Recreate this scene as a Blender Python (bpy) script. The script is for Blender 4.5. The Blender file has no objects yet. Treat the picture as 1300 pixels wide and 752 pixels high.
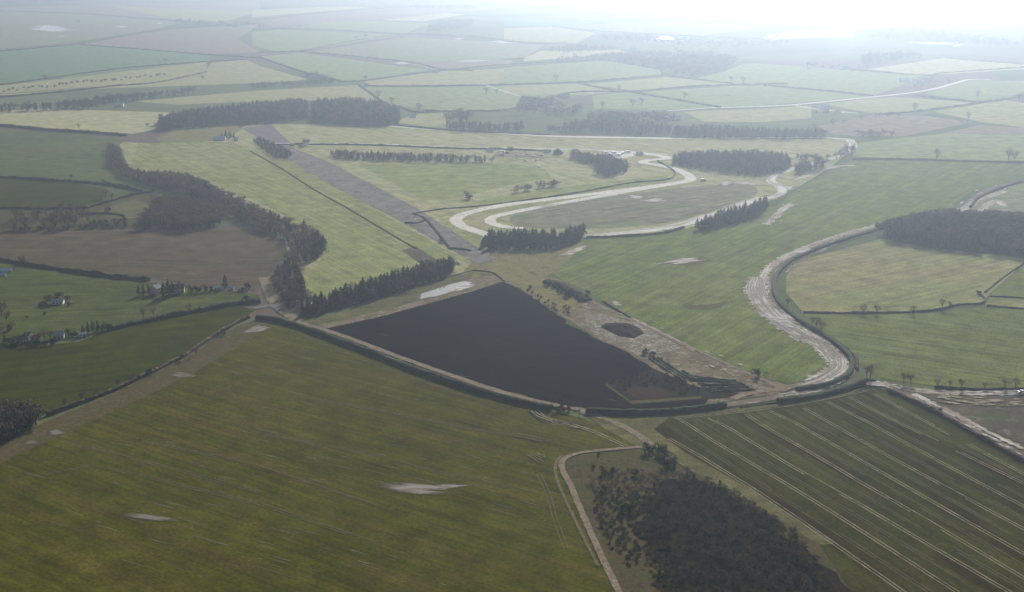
import bpy, math, random
import numpy as np
from mathutils import Vector, noise
from mathutils.geometry import tessellate_polygon

rnd = random.Random(7)
sc = bpy.context.scene
col = sc.collection

# ------------------------------------------------------------------ camera model
PW, PH, F, YH, CAMH = 1300.0, 752.0, 1600.0, -60.0, 260.0
PITCH = math.atan((PH / 2 - YH) / F)
cp, sp = math.cos(PITCH), math.sin(PITCH)
SUN_EL, SUN_AZ = math.radians(23), math.radians(15)


def G(x, y, z=0.0):
    """ground point seen at photo pixel (x, y)"""
    u, v = (x - PW / 2) / F, -(y - PH / 2) / F
    d = Vector((u, cp + v * sp, -sp + v * cp))
    t = (CAMH - z) / -d.z
    return Vector((d.x * t, d.y * t, z))


def to_px(x, y, z):
    """where a world point falls in the photo"""
    dz = z - CAMH
    dep = y * cp - dz * sp
    up = y * sp + dz * cp
    return (PW / 2 + F * x / dep, PH / 2 - F * up / dep)


def ang(a, b):
    p, q = G(*a), G(*b)
    return math.atan2(q.y - p.y, q.x - p.x)


# ------------------------------------------------------------------ tagging
def tag(o, label, cat, group=None, kind=None):
    o['label'] = label
    o['category'] = cat
    if group:
        o['group'] = group
    if kind:
        o['kind'] = kind
    return o


def mesh_obj(name, verts, faces, mat, parent=None, smooth=False, uvs=None, mats=None, fm=None):
    me = bpy.data.meshes.new(name)
    me.from_pydata([tuple(v) for v in verts], [], faces)
    for m in (mats or [mat]):
        me.materials.append(m)
    if fm is not None:
        me.polygons.foreach_set('material_index', fm)
    if uvs is not None:
        ul = me.uv_layers.new(name='UVMap')
        li = np.empty(len(me.loops), dtype=np.int32)
        me.loops.foreach_get('vertex_index', li)
        ul.data.foreach_set('uv', np.array(uvs, dtype=np.float32)[li].ravel())
    if smooth:
        me.polygons.foreach_set('use_smooth', [True] * len(me.polygons))
    me.update()
    o = bpy.data.objects.new(name, me)
    col.objects.link(o)
    if parent:
        o.parent = parent
    return o


def empty(name, loc, rz=0.0):
    o = bpy.data.objects.new(name, None)
    o.empty_display_size = 0.5
    col.objects.link(o)
    o.location = loc
    o.rotation_euler = (0, 0, rz)
    return o


# ------------------------------------------------------------------ materials
class NT:
    def __init__(s, name, rough=0.95, spec=0.0):
        s.m = bpy.data.materials.new(name)
        s.m.use_nodes = True
        s.t = s.m.node_tree
        s.b = s.t.nodes['Principled BSDF']
        s.b.inputs['Roughness'].default_value = rough
        s.b.inputs['Specular IOR Level'].default_value = spec

    def n(s, typ, **kw):
        nd = s.t.nodes.new(typ)
        for k, v in kw.items():
            setattr(nd, k, v)
        return nd

    def l(s, a, b):
        s.t.links.new(a, b)

    def coords(s, rot=0.0, scale=(1, 1, 1), uv=False, src=None):
        if src is None:
            tc = s.n('ShaderNodeTexCoord')
            src = tc.outputs['UV' if uv else 'Object']
        if rot:
            vr = s.n('ShaderNodeVectorRotate', rotation_type='Z_AXIS')
            vr.inputs['Angle'].default_value = -rot
            s.l(src, vr.inputs['Vector'])
            src = vr.outputs[0]
        mp = s.n('ShaderNodeMapping')
        mp.inputs['Scale'].default_value = scale
        s.l(src, mp.inputs['Vector'])
        return mp.outputs[0]

    def noise(s, vec, scale=1.0, detail=4.0, rough=0.55, dist=0.0):
        nz = s.n('ShaderNodeTexNoise')
        nz.inputs['Scale'].default_value = scale
        nz.inputs['Detail'].default_value = detail
        nz.inputs['Roughness'].default_value = rough
        nz.inputs['Distortion'].default_value = dist
        s.l(vec, nz.inputs['Vector'])
        return nz.outputs['Fac']

    def ramp(s, fac, a, b, lo=0.0, hi=1.0):
        r = s.n('ShaderNodeMapRange', clamp=True)
        r.inputs['From Min'].default_value = a
        r.inputs['From Max'].default_value = b
        r.inputs['To Min'].default_value = lo
        r.inputs['To Max'].default_value = hi
        s.l(fac, r.inputs['Value'])
        return r.outputs[0]

    def mix(s, fac, a, b, blend='MIX'):
        m = s.n('ShaderNodeMix', data_type='RGBA', blend_type=blend)
        for idx, v in ((0, fac), (6, a), (7, b)):
            if hasattr(v, 'links') or hasattr(v, 'is_linked'):
                s.l(v, m.inputs[idx])
            elif idx == 0:
                m.inputs[0].default_value = v
            else:
                m.inputs[idx].default_value = (*v, 1)
        return m.outputs[2]

    def scale_col(s, c, fac):
        cb = s.n('ShaderNodeCombineColor')
        for i in range(3):
            s.l(fac, cb.inputs[i])
        return s.mix(1.0, c, cb.outputs[0], 'MULTIPLY')

    def out(s, c):
        if hasattr(c, 'links') or hasattr(c, 'is_linked'):
            s.l(c, s.b.inputs['Base Color'])
        else:
            s.b.inputs['Base Color'].default_value = (*c, 1)
        return s.m


# brightness and colour depth of each ground cover
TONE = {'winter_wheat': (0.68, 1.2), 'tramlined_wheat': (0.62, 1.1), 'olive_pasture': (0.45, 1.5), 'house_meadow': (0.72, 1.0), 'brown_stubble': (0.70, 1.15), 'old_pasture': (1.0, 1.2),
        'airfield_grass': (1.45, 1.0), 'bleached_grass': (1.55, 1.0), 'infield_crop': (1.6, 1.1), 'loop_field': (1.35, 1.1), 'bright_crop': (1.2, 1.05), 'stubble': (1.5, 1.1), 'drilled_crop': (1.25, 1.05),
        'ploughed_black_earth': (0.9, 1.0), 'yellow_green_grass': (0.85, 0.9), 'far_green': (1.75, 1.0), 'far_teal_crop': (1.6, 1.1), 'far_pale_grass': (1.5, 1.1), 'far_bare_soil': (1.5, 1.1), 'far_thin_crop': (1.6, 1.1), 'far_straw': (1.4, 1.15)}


def field_mat(name, c1, c2, soil, rot=0.0, streak=0.5, soilamt=0.35, big=1 / 130, lane=0.13, wet=0.0):
    """grass, cereal or bare soil: broad drifts, drilling streaks, blotches and grain"""
    f_, s_ = TONE.get(name, (1.0, 1.3))
    c1, c2, soil = (tuple(max(.004, f_ * (sum(q) / 3 + (v - sum(q) / 3) * s_)) for v in q) for q in (c1, c2, soil))
    k = NT(name)
    base = k.coords(rot)
    c = k.mix(k.ramp(k.noise(base, big, 5, 0.6, 0.6), 0.36, 0.64), c1, c2)
    st = k.noise(k.coords(rot, (0.0085, lane, 1.0)), 1.0, 5, 0.6, 0.25)
    c = k.mix(k.ramp(st, 0.48, 0.72, 0.0, streak), c, soil)
    bl = k.noise(k.coords(rot, (0.006, 0.022, 1.0)), 1.0, 6, 0.62, 0.9)
    c = k.mix(k.ramp(bl, 0.50, 0.70, 0.0, soilamt), c, soil)
    md = k.noise(base, 0.06, 4, 0.6)
    gr = k.noise(base, 0.55, 3, 0.7)
    lines = k.noise(k.coords(rot, (0.010, 0.28, 1.0)), 1.0, 5, 0.7)
    c = k.scale_col(c, k.ramp(md, 0.28, 0.72, 0.70, 1.3))
    c = k.scale_col(c, k.ramp(gr, 0.28, 0.72, 0.62, 1.38))
    c = k.scale_col(c, k.ramp(lines, 0.32, 0.68, 0.72, 1.28))
    return k.out(c)


def veg_mat(name, c1, c2, scale=0.25, rough=0.9, trans=0.0):
    k = NT(name, rough, 0.03)
    g = k.n('ShaderNodeNewGeometry')
    oi = k.n('ShaderNodeObjectInfo')
    f = k.noise(k.coords(src=g.outputs['Position']), scale, 3, 0.6)
    c = k.mix(k.ramp(f, 0.3, 0.7), c1, c2)
    c = k.scale_col(c, k.ramp(oi.outputs['Random'], 0, 1, 0.75, 1.3))
    return k.out(c)


def plain(name, c, rough=0.7, spec=0.3, vary=0.12, metal=0.0, scale=0.8):
    k = NT(name, rough, spec)
    k.b.inputs['Metallic'].default_value = metal
    f = k.noise(k.coords(), scale, 3, 0.6)
    return k.out(k.scale_col(k.mix(0.0, c, c), k.ramp(f, 0.3, 0.7, 1 - vary, 1 + vary)))


def water_mat(name, base=(0.16, 0.15, 0.13), rough=0.1):
    k = NT(name, rough, 0.5)
    k.b.inputs['IOR'].default_value = 1.33
    f = k.noise(k.coords(), 0.06, 3, 0.6)
    k.l(k.ramp(f, 0.3, 0.7, rough * 0.6, rough * 1.8), k.b.inputs['Roughness'])
    return k.out(base)


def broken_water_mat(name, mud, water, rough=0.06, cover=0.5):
    """shallow standing water broken by pale mud; matte, reflected sky painted into the water colour"""
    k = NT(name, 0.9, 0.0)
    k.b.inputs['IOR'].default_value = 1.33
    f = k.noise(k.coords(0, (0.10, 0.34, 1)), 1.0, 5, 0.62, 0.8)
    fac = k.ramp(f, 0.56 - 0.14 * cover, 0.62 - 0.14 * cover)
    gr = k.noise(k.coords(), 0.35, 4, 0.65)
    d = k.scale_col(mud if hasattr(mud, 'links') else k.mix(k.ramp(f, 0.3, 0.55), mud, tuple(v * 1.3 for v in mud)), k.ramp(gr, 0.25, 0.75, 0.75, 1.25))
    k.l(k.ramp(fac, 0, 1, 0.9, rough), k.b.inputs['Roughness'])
    k.l(k.ramp(fac, 0, 1, 0.0, 0.0), k.b.inputs['Specular IOR Level'])  # gloss off: the water colour alone stands in for reflected sky
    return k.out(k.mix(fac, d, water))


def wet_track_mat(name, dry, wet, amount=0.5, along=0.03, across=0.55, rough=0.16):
    """mud strip with water lying in the ruts, its gleam painted as a pale colour; uv are metres along and across"""
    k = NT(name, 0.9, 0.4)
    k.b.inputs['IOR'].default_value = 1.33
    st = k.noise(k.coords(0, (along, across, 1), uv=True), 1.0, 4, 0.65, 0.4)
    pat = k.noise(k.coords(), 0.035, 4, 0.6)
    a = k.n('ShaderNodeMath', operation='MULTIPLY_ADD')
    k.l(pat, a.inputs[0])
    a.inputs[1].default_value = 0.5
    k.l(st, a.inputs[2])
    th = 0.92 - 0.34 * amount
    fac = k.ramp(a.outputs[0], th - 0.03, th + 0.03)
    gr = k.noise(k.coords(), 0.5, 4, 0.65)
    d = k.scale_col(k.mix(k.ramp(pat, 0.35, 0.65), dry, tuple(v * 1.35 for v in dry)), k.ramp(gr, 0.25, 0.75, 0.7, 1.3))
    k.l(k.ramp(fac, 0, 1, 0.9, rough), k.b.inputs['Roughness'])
    k.l(k.ramp(fac, 0, 1, 0.0, 0.0), k.b.inputs['Specular IOR Level'])  # no gloss in the ruts, the pale wet colour imitates their sheen
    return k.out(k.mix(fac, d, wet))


def rough_ground_mat(name, cols, scale=0.05):
    k = NT(name)
    base = k.coords()
    c = k.mix(k.ramp(k.noise(base, scale, 5, 0.65, 0.8), 0.4, 0.6), cols[0], cols[1])
    c = k.mix(k.ramp(k.noise(k.coords(0, (1.3, 0.9, 1)), scale * 1.7, 5, 0.65, 1.2), 0.54, 0.66), c, cols[2])
    c = k.mix(k.ramp(k.noise(k.coords(0, (0.8, 1.5, 1)), scale * 3.1, 4, 0.6, 0.6), 0.58, 0.68), c, cols[3])
    c = k.scale_col(c, k.ramp(k.noise(base, 0.5, 4, 0.7), 0.25, 0.75, 0.6, 1.4))
    return k.out(c)


# ------------------------------------------------------------------ sheets and ribbons on the ground
_layer = {}


def lay(z):
    i = _layer.get(z, 0)
    _layer[z] = i + 1
    return z + i * 0.0025


def smooth_pts(pts, n=6, closed=False):
    out = []
    N = len(pts)
    rng = range(N) if closed else range(N - 1)
    for i in rng:
        if closed:
            p0, p1, p2, p3 = (pts[(i + k) % N] for k in (-1, 0, 1, 2))
        else:
            p0, p1, p2, p3 = pts[max(i - 1, 0)], pts[i], pts[i + 1], pts[min(i + 2, N - 1)]
        for j in range(n):
            t = j / n
            out.append(tuple(0.5 * ((2 * b) + (-a + c) * t + (2 * a - 5 * b + 4 * c - d) * t * t + (-a + 3 * b - 3 * c + d) * t ** 3)
                             for a, b, c, d in zip(p0, p1, p2, p3)))
    if not closed:
        out.append(tuple(pts[-1]))
    return out


def wobble(pts, amp, freq, seed):
    """uneven natural edge: push each ground point by smooth noise (metres)"""
    res = []
    for p in pts:
        q = Vector((p.x * freq, p.y * freq, seed * 7.3))
        res.append(Vector((p.x + amp * noise.noise(q), p.y + amp * noise.noise(q + Vector((31, 17, 5))), p.z)))
    return res


def densify(pts, step):
    out = []
    N = len(pts)
    for i in range(N):
        a, b = pts[i], pts[(i + 1) % N]
        k = max(1, int((b - a).length / step))
        k = min(k, 60)
        for j in range(k):
            out.append(a.lerp(b, j / k))
    return out


def sheet(name, px, mat, z, label, cat, curved=False, rough=0.0, seed=1):
    zz = lay(z)
    if curved:
        px = smooth_pts(px, 5, True)
    pts = [G(x, y, zz) for x, y in px]
    if rough:
        pts = wobble(densify(pts, 5.0), rough, 0.09, seed)
        pts = wobble(pts, rough * 0.5, 0.4, seed + 3)
    tris = tessellate_polygon([pts])
    fs = []
    for t in tris:
        a, b, c = (pts[i] for i in t)
        if (b - a).cross(c - a).z < 0:
            t = (t[0], t[2], t[1])
        fs.append(t)
    o = mesh_obj(name, pts, fs, mat)
    return tag(o, label, cat, kind='structure')


def centreline(px, step=4.0, curved=True, z=0.0):
    p = smooth_pts(px, 8) if curved and len(px) > 2 else px
    pts = [G(x, y, z) for x, y in p]
    out = [pts[0]]
    carry = 0.0
    for a, b in zip(pts, pts[1:]):
        L = (b - a).length
        d = step - carry
        while d <= L:
            out.append(a.lerp(b, d / L))
            d += step
        carry = L - (d - step)
    if (out[-1] - pts[-1]).length > step * 0.3:
        out.append(pts[-1])
    return out


def normals(pts):
    ns = []
    for i in range(len(pts)):
        a, b = pts[max(i - 1, 0)], pts[min(i + 1, len(pts) - 1)]
        d = (b - a).normalized()
        ns.append(Vector((-d.y, d.x, 0)))
    return ns


def ribbon_geo(px, width, z, step=4.0, curved=True, jit=0.12, offset=0.0, seed=0):
    pts = centreline(px, step, curved, z)
    ns = normals(pts)
    V, U, Fc = [], [], []
    r = random.Random(seed + 11)
    u = 0.0
    for i, (p, n) in enumerate(zip(pts, ns)):
        if i:
            u += (p - pts[i - 1]).length
        w = width * 0.5
        for s in (-1, 1):
            e = w * (1 + r.uniform(-jit, jit))
            V.append(p + n * (offset + s * e))
            U.append((u, s * e + offset))
        if i:
            k = 2 * i
            Fc.append((k - 2, k - 2 + 1, k + 1, k)[::-1] if False else (k - 2, k, k + 1, k - 1))
    fs = []
    for f in Fc:
        a, b, c = V[f[0]], V[f[1]], V[f[2]]
        fs.append(f if (b - a).cross(c - a).z > 0 else f[::-1])
    return V, fs, U


def ribbon(name, px, width, mat, z, label, cat, **kw):
    V, fs, U = ribbon_geo(px, width, lay(z), **kw)
    return tag(mesh_obj(name, V, fs, mat, uvs=U), label, cat, kind='structure')


def twin_tracks(name, px, mat, z, label, gauge=2.0, w=0.55, gaps=0.0, seed=0, curved=False):
    """the two wheel marks of one tramline"""
    zz = lay(z)
    V, fs, U = [], [], []
    r = random.Random(seed)
    for s in (-1, 1):
        v, f, u = ribbon_geo(px, w, zz, 3.0, curved, 0.5, s * gauge / 2, seed)
        o = len(V)
        V += v
        U += u
        keep = []
        for i, q in enumerate(f):
            if noise.noise(Vector((i * 0.06, seed * 3.7, s * 0.2))) > gaps - 0.5:
                keep.append(tuple(k + o for k in q))
        fs += keep
    return tag(mesh_obj(name, V, fs, mat, uvs=U), label, 'wheel track', kind='structure')


def blob(name, cx, cy, rx, ry, mat, z, label, cat, tilt=0.0, jag=0.35, seed=1, n=96, margin=None, smooth_edge=False):
    """irregular pool outlined round a ground point, with a damp margin"""
    def outline(k0, zz, amp):
        pts = []
        for i in range(n):
            a = 2 * math.pi * i / n
            q = Vector((math.cos(a) * 1.1, math.sin(a) * 1.1, seed * 5.1))
            k = k0 * (1 + amp * (1.1 * noise.noise(q) + 0.6 * noise.noise(q * 2.3) + 0.28 * noise.noise(q * 5.0)))
            k += 0.25 * amp * max(0, noise.noise(Vector((math.sin(a) * 4.0, seed * 3.3, 1.7)))) * abs(math.cos(a))
            ux, uy = rx * k * math.cos(a), ry * k * math.sin(a)
            pts.append(G(cx + ux, cy + uy + ux * tilt, zz))
        return pts

    def fan(pts, m, lb, nm, ct):
        c = G(cx, cy, pts[0].z)
        V = pts + [c]
        fs = []
        for i in range(n):
            f = (i, (i + 1) % n, n)
            a, b, d = (V[k] for k in f)
            fs.append(f if (b - a).cross(d - a).z > 0 else f[::-1])
        return tag(mesh_obj(nm, V, fs, m), lb, ct, kind='structure')

    r = random.Random(seed * 17 + 3)

    def pool(z0, k0, m, lb, nm, ct, cnt, fat):
        V, fs = [], []
        K = 11
        for s_ in range(cnt):
            v = -1 + 2 * (s_ + .5) / cnt + r.uniform(-.5, .5) / cnt
            half = math.sqrt(max(.05, 1 - v * v)) * k0 * (1 + jag * r.uniform(-.75, .75))
            u0 = r.uniform(-.5, .5) * jag + .25 * jag * math.sin(v * 5 + seed)
            th = fat / cnt * r.uniform(.6, 1.35)
            zz = z0 + s_ * 0.0018
            b0 = len(V)
            for e in (1, -1):
                for q in range(K):
                    t = -1 + 2 * q / (K - 1)
                    w = th * (1 - abs(t) ** 1.7) * (1 + .5 * noise.noise(Vector((t * 2.2, s_ * 1.7, seed + e))))
                    ux = rx * (u0 + half * t)
                    V.append(G(cx + ux, cy + ry * k0 * (v + e * w) + ux * tilt, zz))
            for q in range(K - 1):
                f = (b0 + q, b0 + K + q, b0 + K + q + 1, b0 + q + 1)
                a, b, c = V[f[0]], V[f[1]], V[f[2]]
                fs.append(f if (b - a).cross(c - a).z >= 0 else f[::-1])
        return tag(mesh_obj(nm, V, fs, m), lb, ct, kind='structure')

    cnt = max(4, min(16, int(ry * 2.6)))
    if margin is not None and rx > 6:
        pool(lay(0.20), 1.18, margin, 'damp margin of the ' + label, 'mud', 'mud', cnt, 1.7)
    if smooth_edge:
        return fan(outline(1.0, lay(z), jag), mat, label, name, cat)
    return pool(lay(z), 1.0, mat, label, name, cat, cnt, 1.9)


# ------------------------------------------------------------------ world, sun, camera
world = bpy.data.worlds.new('World')
sc.world = world
world.use_nodes = True
wt = world.node_tree
sky = wt.nodes.new('ShaderNodeTexSky')
sky.sky_type = 'NISHITA'
sky.sun_disc = False
sky.sun_elevation = SUN_EL
sky.sun_rotation = SUN_AZ
sky.air_density = 1.0
sky.dust_density = 2.0
sky.ozone_density = 1.0
bg = wt.nodes['Background']
wt.links.new(sky.outputs[0], bg.inputs['Color'])
bg.inputs['Strength'].default_value = 0.05

sd = Vector((math.sin(SUN_AZ) * math.cos(SUN_EL), math.cos(SUN_AZ) * math.cos(SUN_EL), math.sin(SUN_EL)))
L = bpy.data.lights.new('sun', 'SUN')
L.energy = 5.0
L.angle = math.radians(0.5)
L.color = (1.0, 0.97, 0.93)
lo = bpy.data.objects.new('sun', L)
col.objects.link(lo)
lo.rotation_euler = (-sd).to_track_quat('-Z', 'Y').to_euler()
lo.location = (0, 0, 900)

cam = bpy.data.cameras.new('camera')
cam.sensor_width = 36.0
cam.lens = F / PW * 36.0
cam.clip_start = 1.0
cam.clip_end = 80000.0
co = bpy.data.objects.new('camera', cam)
col.objects.link(co)
co.location = (0, 0, CAMH)
co.rotation_euler = (math.pi / 2 - PITCH, 0, 0)
sc.camera = co
sc.view_settings.view_transform = 'Standard'
sc.view_settings.look = 'None'
sc.view_settings.exposure = 0.54
sc.view_settings.gamma = 1.0
sc.view_settings.use_curve_mapping = False
sc.cycles.use_denoising = True
sc.cycles.max_bounces = 6
sc.cycles.diffuse_bounces = 2
sc.cycles.glossy_bounces = 2
sc.cycles.transparent_max_bounces = 4
sc.cycles.volume_bounces = 0
sc.cycles.sample_clamp_indirect = 6.0

# haze: one closed box of even density round everything
HZ = dict(x=15500, y0=-3300, y1=30500, z0=-1.0, z1=CAMH + 12)
b = HZ
hv = [(sx * b['x'], y, z) for z in (b['z0'], b['z1']) for y in (b['y0'], b['y1']) for sx in (-1, 1)]
hf = [(0, 2, 3, 1), (4, 5, 7, 6), (0, 1, 5, 4), (2, 6, 7, 3), (0, 4, 6, 2), (1, 3, 7, 5)]
hm = bpy.data.materials.new('haze')
hm.use_nodes = True
hm.node_tree.nodes.remove(hm.node_tree.nodes['Principled BSDF'])
pv = hm.node_tree.nodes.new('ShaderNodeVolumePrincipled')
pv.inputs['Color'].default_value = (0.66, 0.80, 1.0, 1)
pv.inputs['Density'].default_value = 0.00015
pv.inputs['Anisotropy'].default_value = 0.80
hm.node_tree.links.new(pv.outputs[0], hm.node_tree.nodes['Material Output'].inputs['Volume'])
tag(mesh_obj('haze', hv, hf, hm), 'pale sunlit haze thickening over the far fields', 'haze', kind='stuff')

# ------------------------------------------------------------------ field and ground materials (wet ones carry a painted sky gleam)
SOIL = (0.105, 0.078, 0.050)
k = NT('far_farmland')
base = k.coords(0.35, (1 / 420, 1 / 300, 1))
vo = k.n('ShaderNodeTexVoronoi', voronoi_dimensions='2D', feature='F1')
vo.inputs['Scale'].default_value = 1.0
vo.inputs['Randomness'].default_value = 0.85
k.l(base, vo.inputs['Vector'])
sepc = k.n('ShaderNodeSeparateColor')
k.l(vo.outputs['Color'], sepc.inputs[0])
c = k.mix(k.ramp(sepc.outputs[0], 0.2, 0.8), (0.075, 0.095, 0.038), (0.115, 0.125, 0.060))
c = k.mix(k.ramp(sepc.outputs[1], 0.62, 0.70), c, (0.120, 0.095, 0.075))
c = k.scale_col(c, k.ramp(k.noise(k.coords(), 0.02, 6, 0.65), 0.25, 0.75, 0.75, 1.25))
M_FAR = k.out(c)

rot1 = ang((390, 355 + 180), (560, 395 + 180))
rotF1 = ang((405, 567), (432, 575))
rotF2 = ang((978, 522), (1205, 655))
rotRF1 = ang((760, 390), (960, 300))
rotRF3 = ang((1080, 425), (1260, 450))
rotC1 = ang((250, 205), (500, 320))

M_WHEAT = field_mat('winter_wheat', (0.078, 0.080, 0.015), (0.104, 0.100, 0.021), (0.130, 0.094, 0.040), rotF1, 0.6, 0.28, 1 / 170, 0.10)
M_TRAM = field_mat('tramlined_wheat', (0.068, 0.072, 0.020), (0.088, 0.088, 0.024), (0.036, 0.022, 0.012), rotF2, 0.95, 0.9, 1 / 90, 0.075)
M_LEFTG = field_mat('olive_pasture', (0.070, 0.082, 0.024), (0.092, 0.098, 0.030), (0.100, 0.088, 0.034), ang((0, 470), (200, 445)), 0.35, 0.2, 1 / 160, 0.12)
M_MEADOW = field_mat('house_meadow', (0.080, 0.105, 0.026), (0.105, 0.125, 0.036), (0.120, 0.108, 0.048), 0.1, 0.15, 0.25, 1 / 60, 0.05)
M_BROWN = field_mat('brown_stubble', (0.125, 0.098, 0.062), (0.110, 0.100, 0.055), (0.150, 0.115, 0.082), ang((20, 320), (300, 325)), 0.5, 0.4, 1 / 120, 0.07)
M_DKGREEN = field_mat('old_pasture', (0.070, 0.092, 0.035), (0.092, 0.105, 0.044), (0.110, 0.092, 0.058), ang((0, 200), (140, 205)), 0.3, 0.45, 1 / 110, 0.05)
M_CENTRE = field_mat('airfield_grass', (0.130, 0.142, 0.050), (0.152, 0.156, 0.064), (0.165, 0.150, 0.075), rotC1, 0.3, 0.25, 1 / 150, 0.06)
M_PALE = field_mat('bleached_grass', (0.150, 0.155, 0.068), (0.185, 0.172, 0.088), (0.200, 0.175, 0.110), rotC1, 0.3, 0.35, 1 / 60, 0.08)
M_INFIELD = field_mat('infield_crop', (0.106, 0.122, 0.042), (0.120, 0.132, 0.048), (0.150, 0.150, 0.080), 0.1, 0.3, 0.25, 1 / 120, 0.06)
M_LOOP = field_mat('loop_field', (0.100, 0.108, 0.060), (0.122, 0.112, 0.076), (0.155, 0.132, 0.105), ang((680, 290), (900, 250)), 0.6, 0.5, 1 / 90, 0.09)
M_RIGHTG = field_mat('bright_crop', (0.090, 0.112, 0.030), (0.108, 0.124, 0.036), (0.120, 0.112, 0.065), rotRF1, 0.35, 0.35, 1 / 140, 0.07)
M_STUB = field_mat('stubble', (0.118, 0.128, 0.052), (0.142, 0.130, 0.062), (0.158, 0.125, 0.080), ang((1010, 370), (1200, 330)), 0.35, 0.4, 1 / 90, 0.07)
M_RIGHTD = field_mat('drilled_crop', (0.086, 0.102, 0.028), (0.102, 0.114, 0.034), (0.110, 0.128, 0.070), rotRF3, 0.6, 0.25, 1 / 120, 0.09)
M_FALLOW = rough_ground_mat('wet_fallow', [(0.085, 0.070, 0.050), (0.105, 0.090, 0.055), (0.080, 0.092, 0.042), (0.170, 0.150, 0.120)], 0.03)
M_PEAT = field_mat('ploughed_black_earth', (0.0085, 0.0075, 0.008), (0.013, 0.0115, 0.011), (0.024, 0.020, 0.017), ang((430, 410), (760, 500)), 0.35, 0.4, 1 / 120, 0.12)
M_ROUGH = rough_ground_mat('rough_waste_ground', [(0.125, 0.096, 0.054), (0.190, 0.155, 0.100), (0.085, 0.086, 0.036), (0.330, 0.300, 0.250)], 0.06)
M_ROUGHY = rough_ground_mat('tussocky_grass', [(0.185, 0.160, 0.062), (0.150, 0.140, 0.055), (0.105, 0.085, 0.048), (0.240, 0.200, 0.110)], 0.05)
M_SCRUB = rough_ground_mat('scrub_floor', [(0.088, 0.066, 0.034), (0.066, 0.066, 0.024), (0.054, 0.034, 0.022), (0.105, 0.090, 0.042)], 0.10)
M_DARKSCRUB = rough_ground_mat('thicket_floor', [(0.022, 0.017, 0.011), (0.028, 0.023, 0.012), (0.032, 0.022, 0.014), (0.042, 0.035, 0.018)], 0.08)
M_VERGE = rough_ground_mat('worn_headland', [(0.085, 0.066, 0.030), (0.080, 0.070, 0.028), (0.105, 0.078, 0.042), (0.130, 0.105, 0.070)], 0.07)
M_YGRASS = field_mat('yellow_green_grass', (0.118, 0.118, 0.040), (0.140, 0.128, 0.048), (0.150, 0.120, 0.060), 0.2, 0.3, 0.4, 1 / 40, 0.1)
M_FLOOR = rough_ground_mat('leaf_litter', [(0.060, 0.050, 0.032), (0.070, 0.060, 0.034), (0.055, 0.058, 0.026), (0.095, 0.078, 0.048)], 0.06)
M_RUN = rough_ground_mat('broken_concrete', [(0.190, 0.170, 0.150), (0.125, 0.112, 0.098), (0.105, 0.105, 0.062), (0.300, 0.270, 0.240)], 0.05)
M_CONC = rough_ground_mat('track_concrete', [(0.58, 0.55, 0.49), (0.52, 0.49, 0.43), (0.43, 0.41, 0.34), (0.62, 0.59, 0.54)], 0.04)
M_DIRT = rough_ground_mat('pale_dirt_track', [(0.215, 0.170, 0.118), (0.185, 0.145, 0.098), (0.130, 0.110, 0.062), (0.290, 0.240, 0.185)], 0.08)
M_LANE = rough_ground_mat('lane', [(0.150, 0.140, 0.130), (0.130, 0.122, 0.112), (0.165, 0.150, 0.130), (0.200, 0.190, 0.175)], 0.05)
M_BANK = rough_ground_mat('dark_earth_bank', [(0.050, 0.045, 0.032), (0.062, 0.058, 0.036), (0.045, 0.038, 0.028), (0.085, 0.075, 0.050)], 0.15)
M_MARK = rough_ground_mat('wheel_mark', [(0.330, 0.295, 0.200), (0.280, 0.250, 0.160), (0.200, 0.180, 0.100), (0.390, 0.360, 0.280)], 0.10)
M_MARKDIM = rough_ground_mat('faint_wheel_mark', [(0.140, 0.118, 0.068), (0.125, 0.105, 0.058), (0.105, 0.095, 0.045), (0.185, 0.155, 0.105)], 0.06)
M_REDDISH = rough_ground_mat('reddish_bare_soil', [(0.040, 0.025, 0.018), (0.050, 0.032, 0.022), (0.034, 0.028, 0.018), (0.060, 0.044, 0.030)], 0.1)
M_PALESTREAK = rough_ground_mat('pale_drill_streak', [(0.150, 0.130, 0.075), (0.125, 0.110, 0.060), (0.100, 0.090, 0.045), (0.190, 0.165, 0.110)], 0.08)
M_WATER = water_mat('flood_water', (0.30, 0.285, 0.26), 0.22)
M_SHALLOW = broken_water_mat('shallow_water_painted_gleam', (0.26, 0.225, 0.18), (0.52, 0.50, 0.47), 0.34)  # bright water colour is painted sky gleam
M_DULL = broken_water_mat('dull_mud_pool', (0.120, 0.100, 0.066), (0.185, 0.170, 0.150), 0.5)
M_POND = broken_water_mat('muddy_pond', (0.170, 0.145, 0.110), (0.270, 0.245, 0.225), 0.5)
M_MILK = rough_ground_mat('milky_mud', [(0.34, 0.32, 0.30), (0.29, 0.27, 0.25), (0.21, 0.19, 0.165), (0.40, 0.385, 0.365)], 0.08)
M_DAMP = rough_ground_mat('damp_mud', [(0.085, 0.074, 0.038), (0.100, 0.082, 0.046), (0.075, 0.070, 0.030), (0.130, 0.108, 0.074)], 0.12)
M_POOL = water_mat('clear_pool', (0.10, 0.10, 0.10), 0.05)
M_WETW = wet_track_mat('flooded_ruts_painted_gleam', (0.235, 0.200, 0.155), (0.50, 0.47, 0.42), 0.40, 0.018, 0.75, 0.38)  # pale wet colour of these three tracks is painted gleam
M_WETL = wet_track_mat('puddled_mud_painted_gleam', (0.135, 0.110, 0.078), (0.42, 0.39, 0.345), 0.22, 0.03, 0.5, 0.38)
M_WETT = wet_track_mat('wet_concrete_painted_gleam', (0.300, 0.280, 0.240), (0.55, 0.53, 0.48), 0.45, 0.02, 0.3, 0.38)
M_FG = field_mat('far_green', (0.098, 0.118, 0.046), (0.112, 0.128, 0.052), (0.115, 0.120, 0.065), 0.2, 0.2, 0.2, 1 / 200, 0.03)
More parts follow.
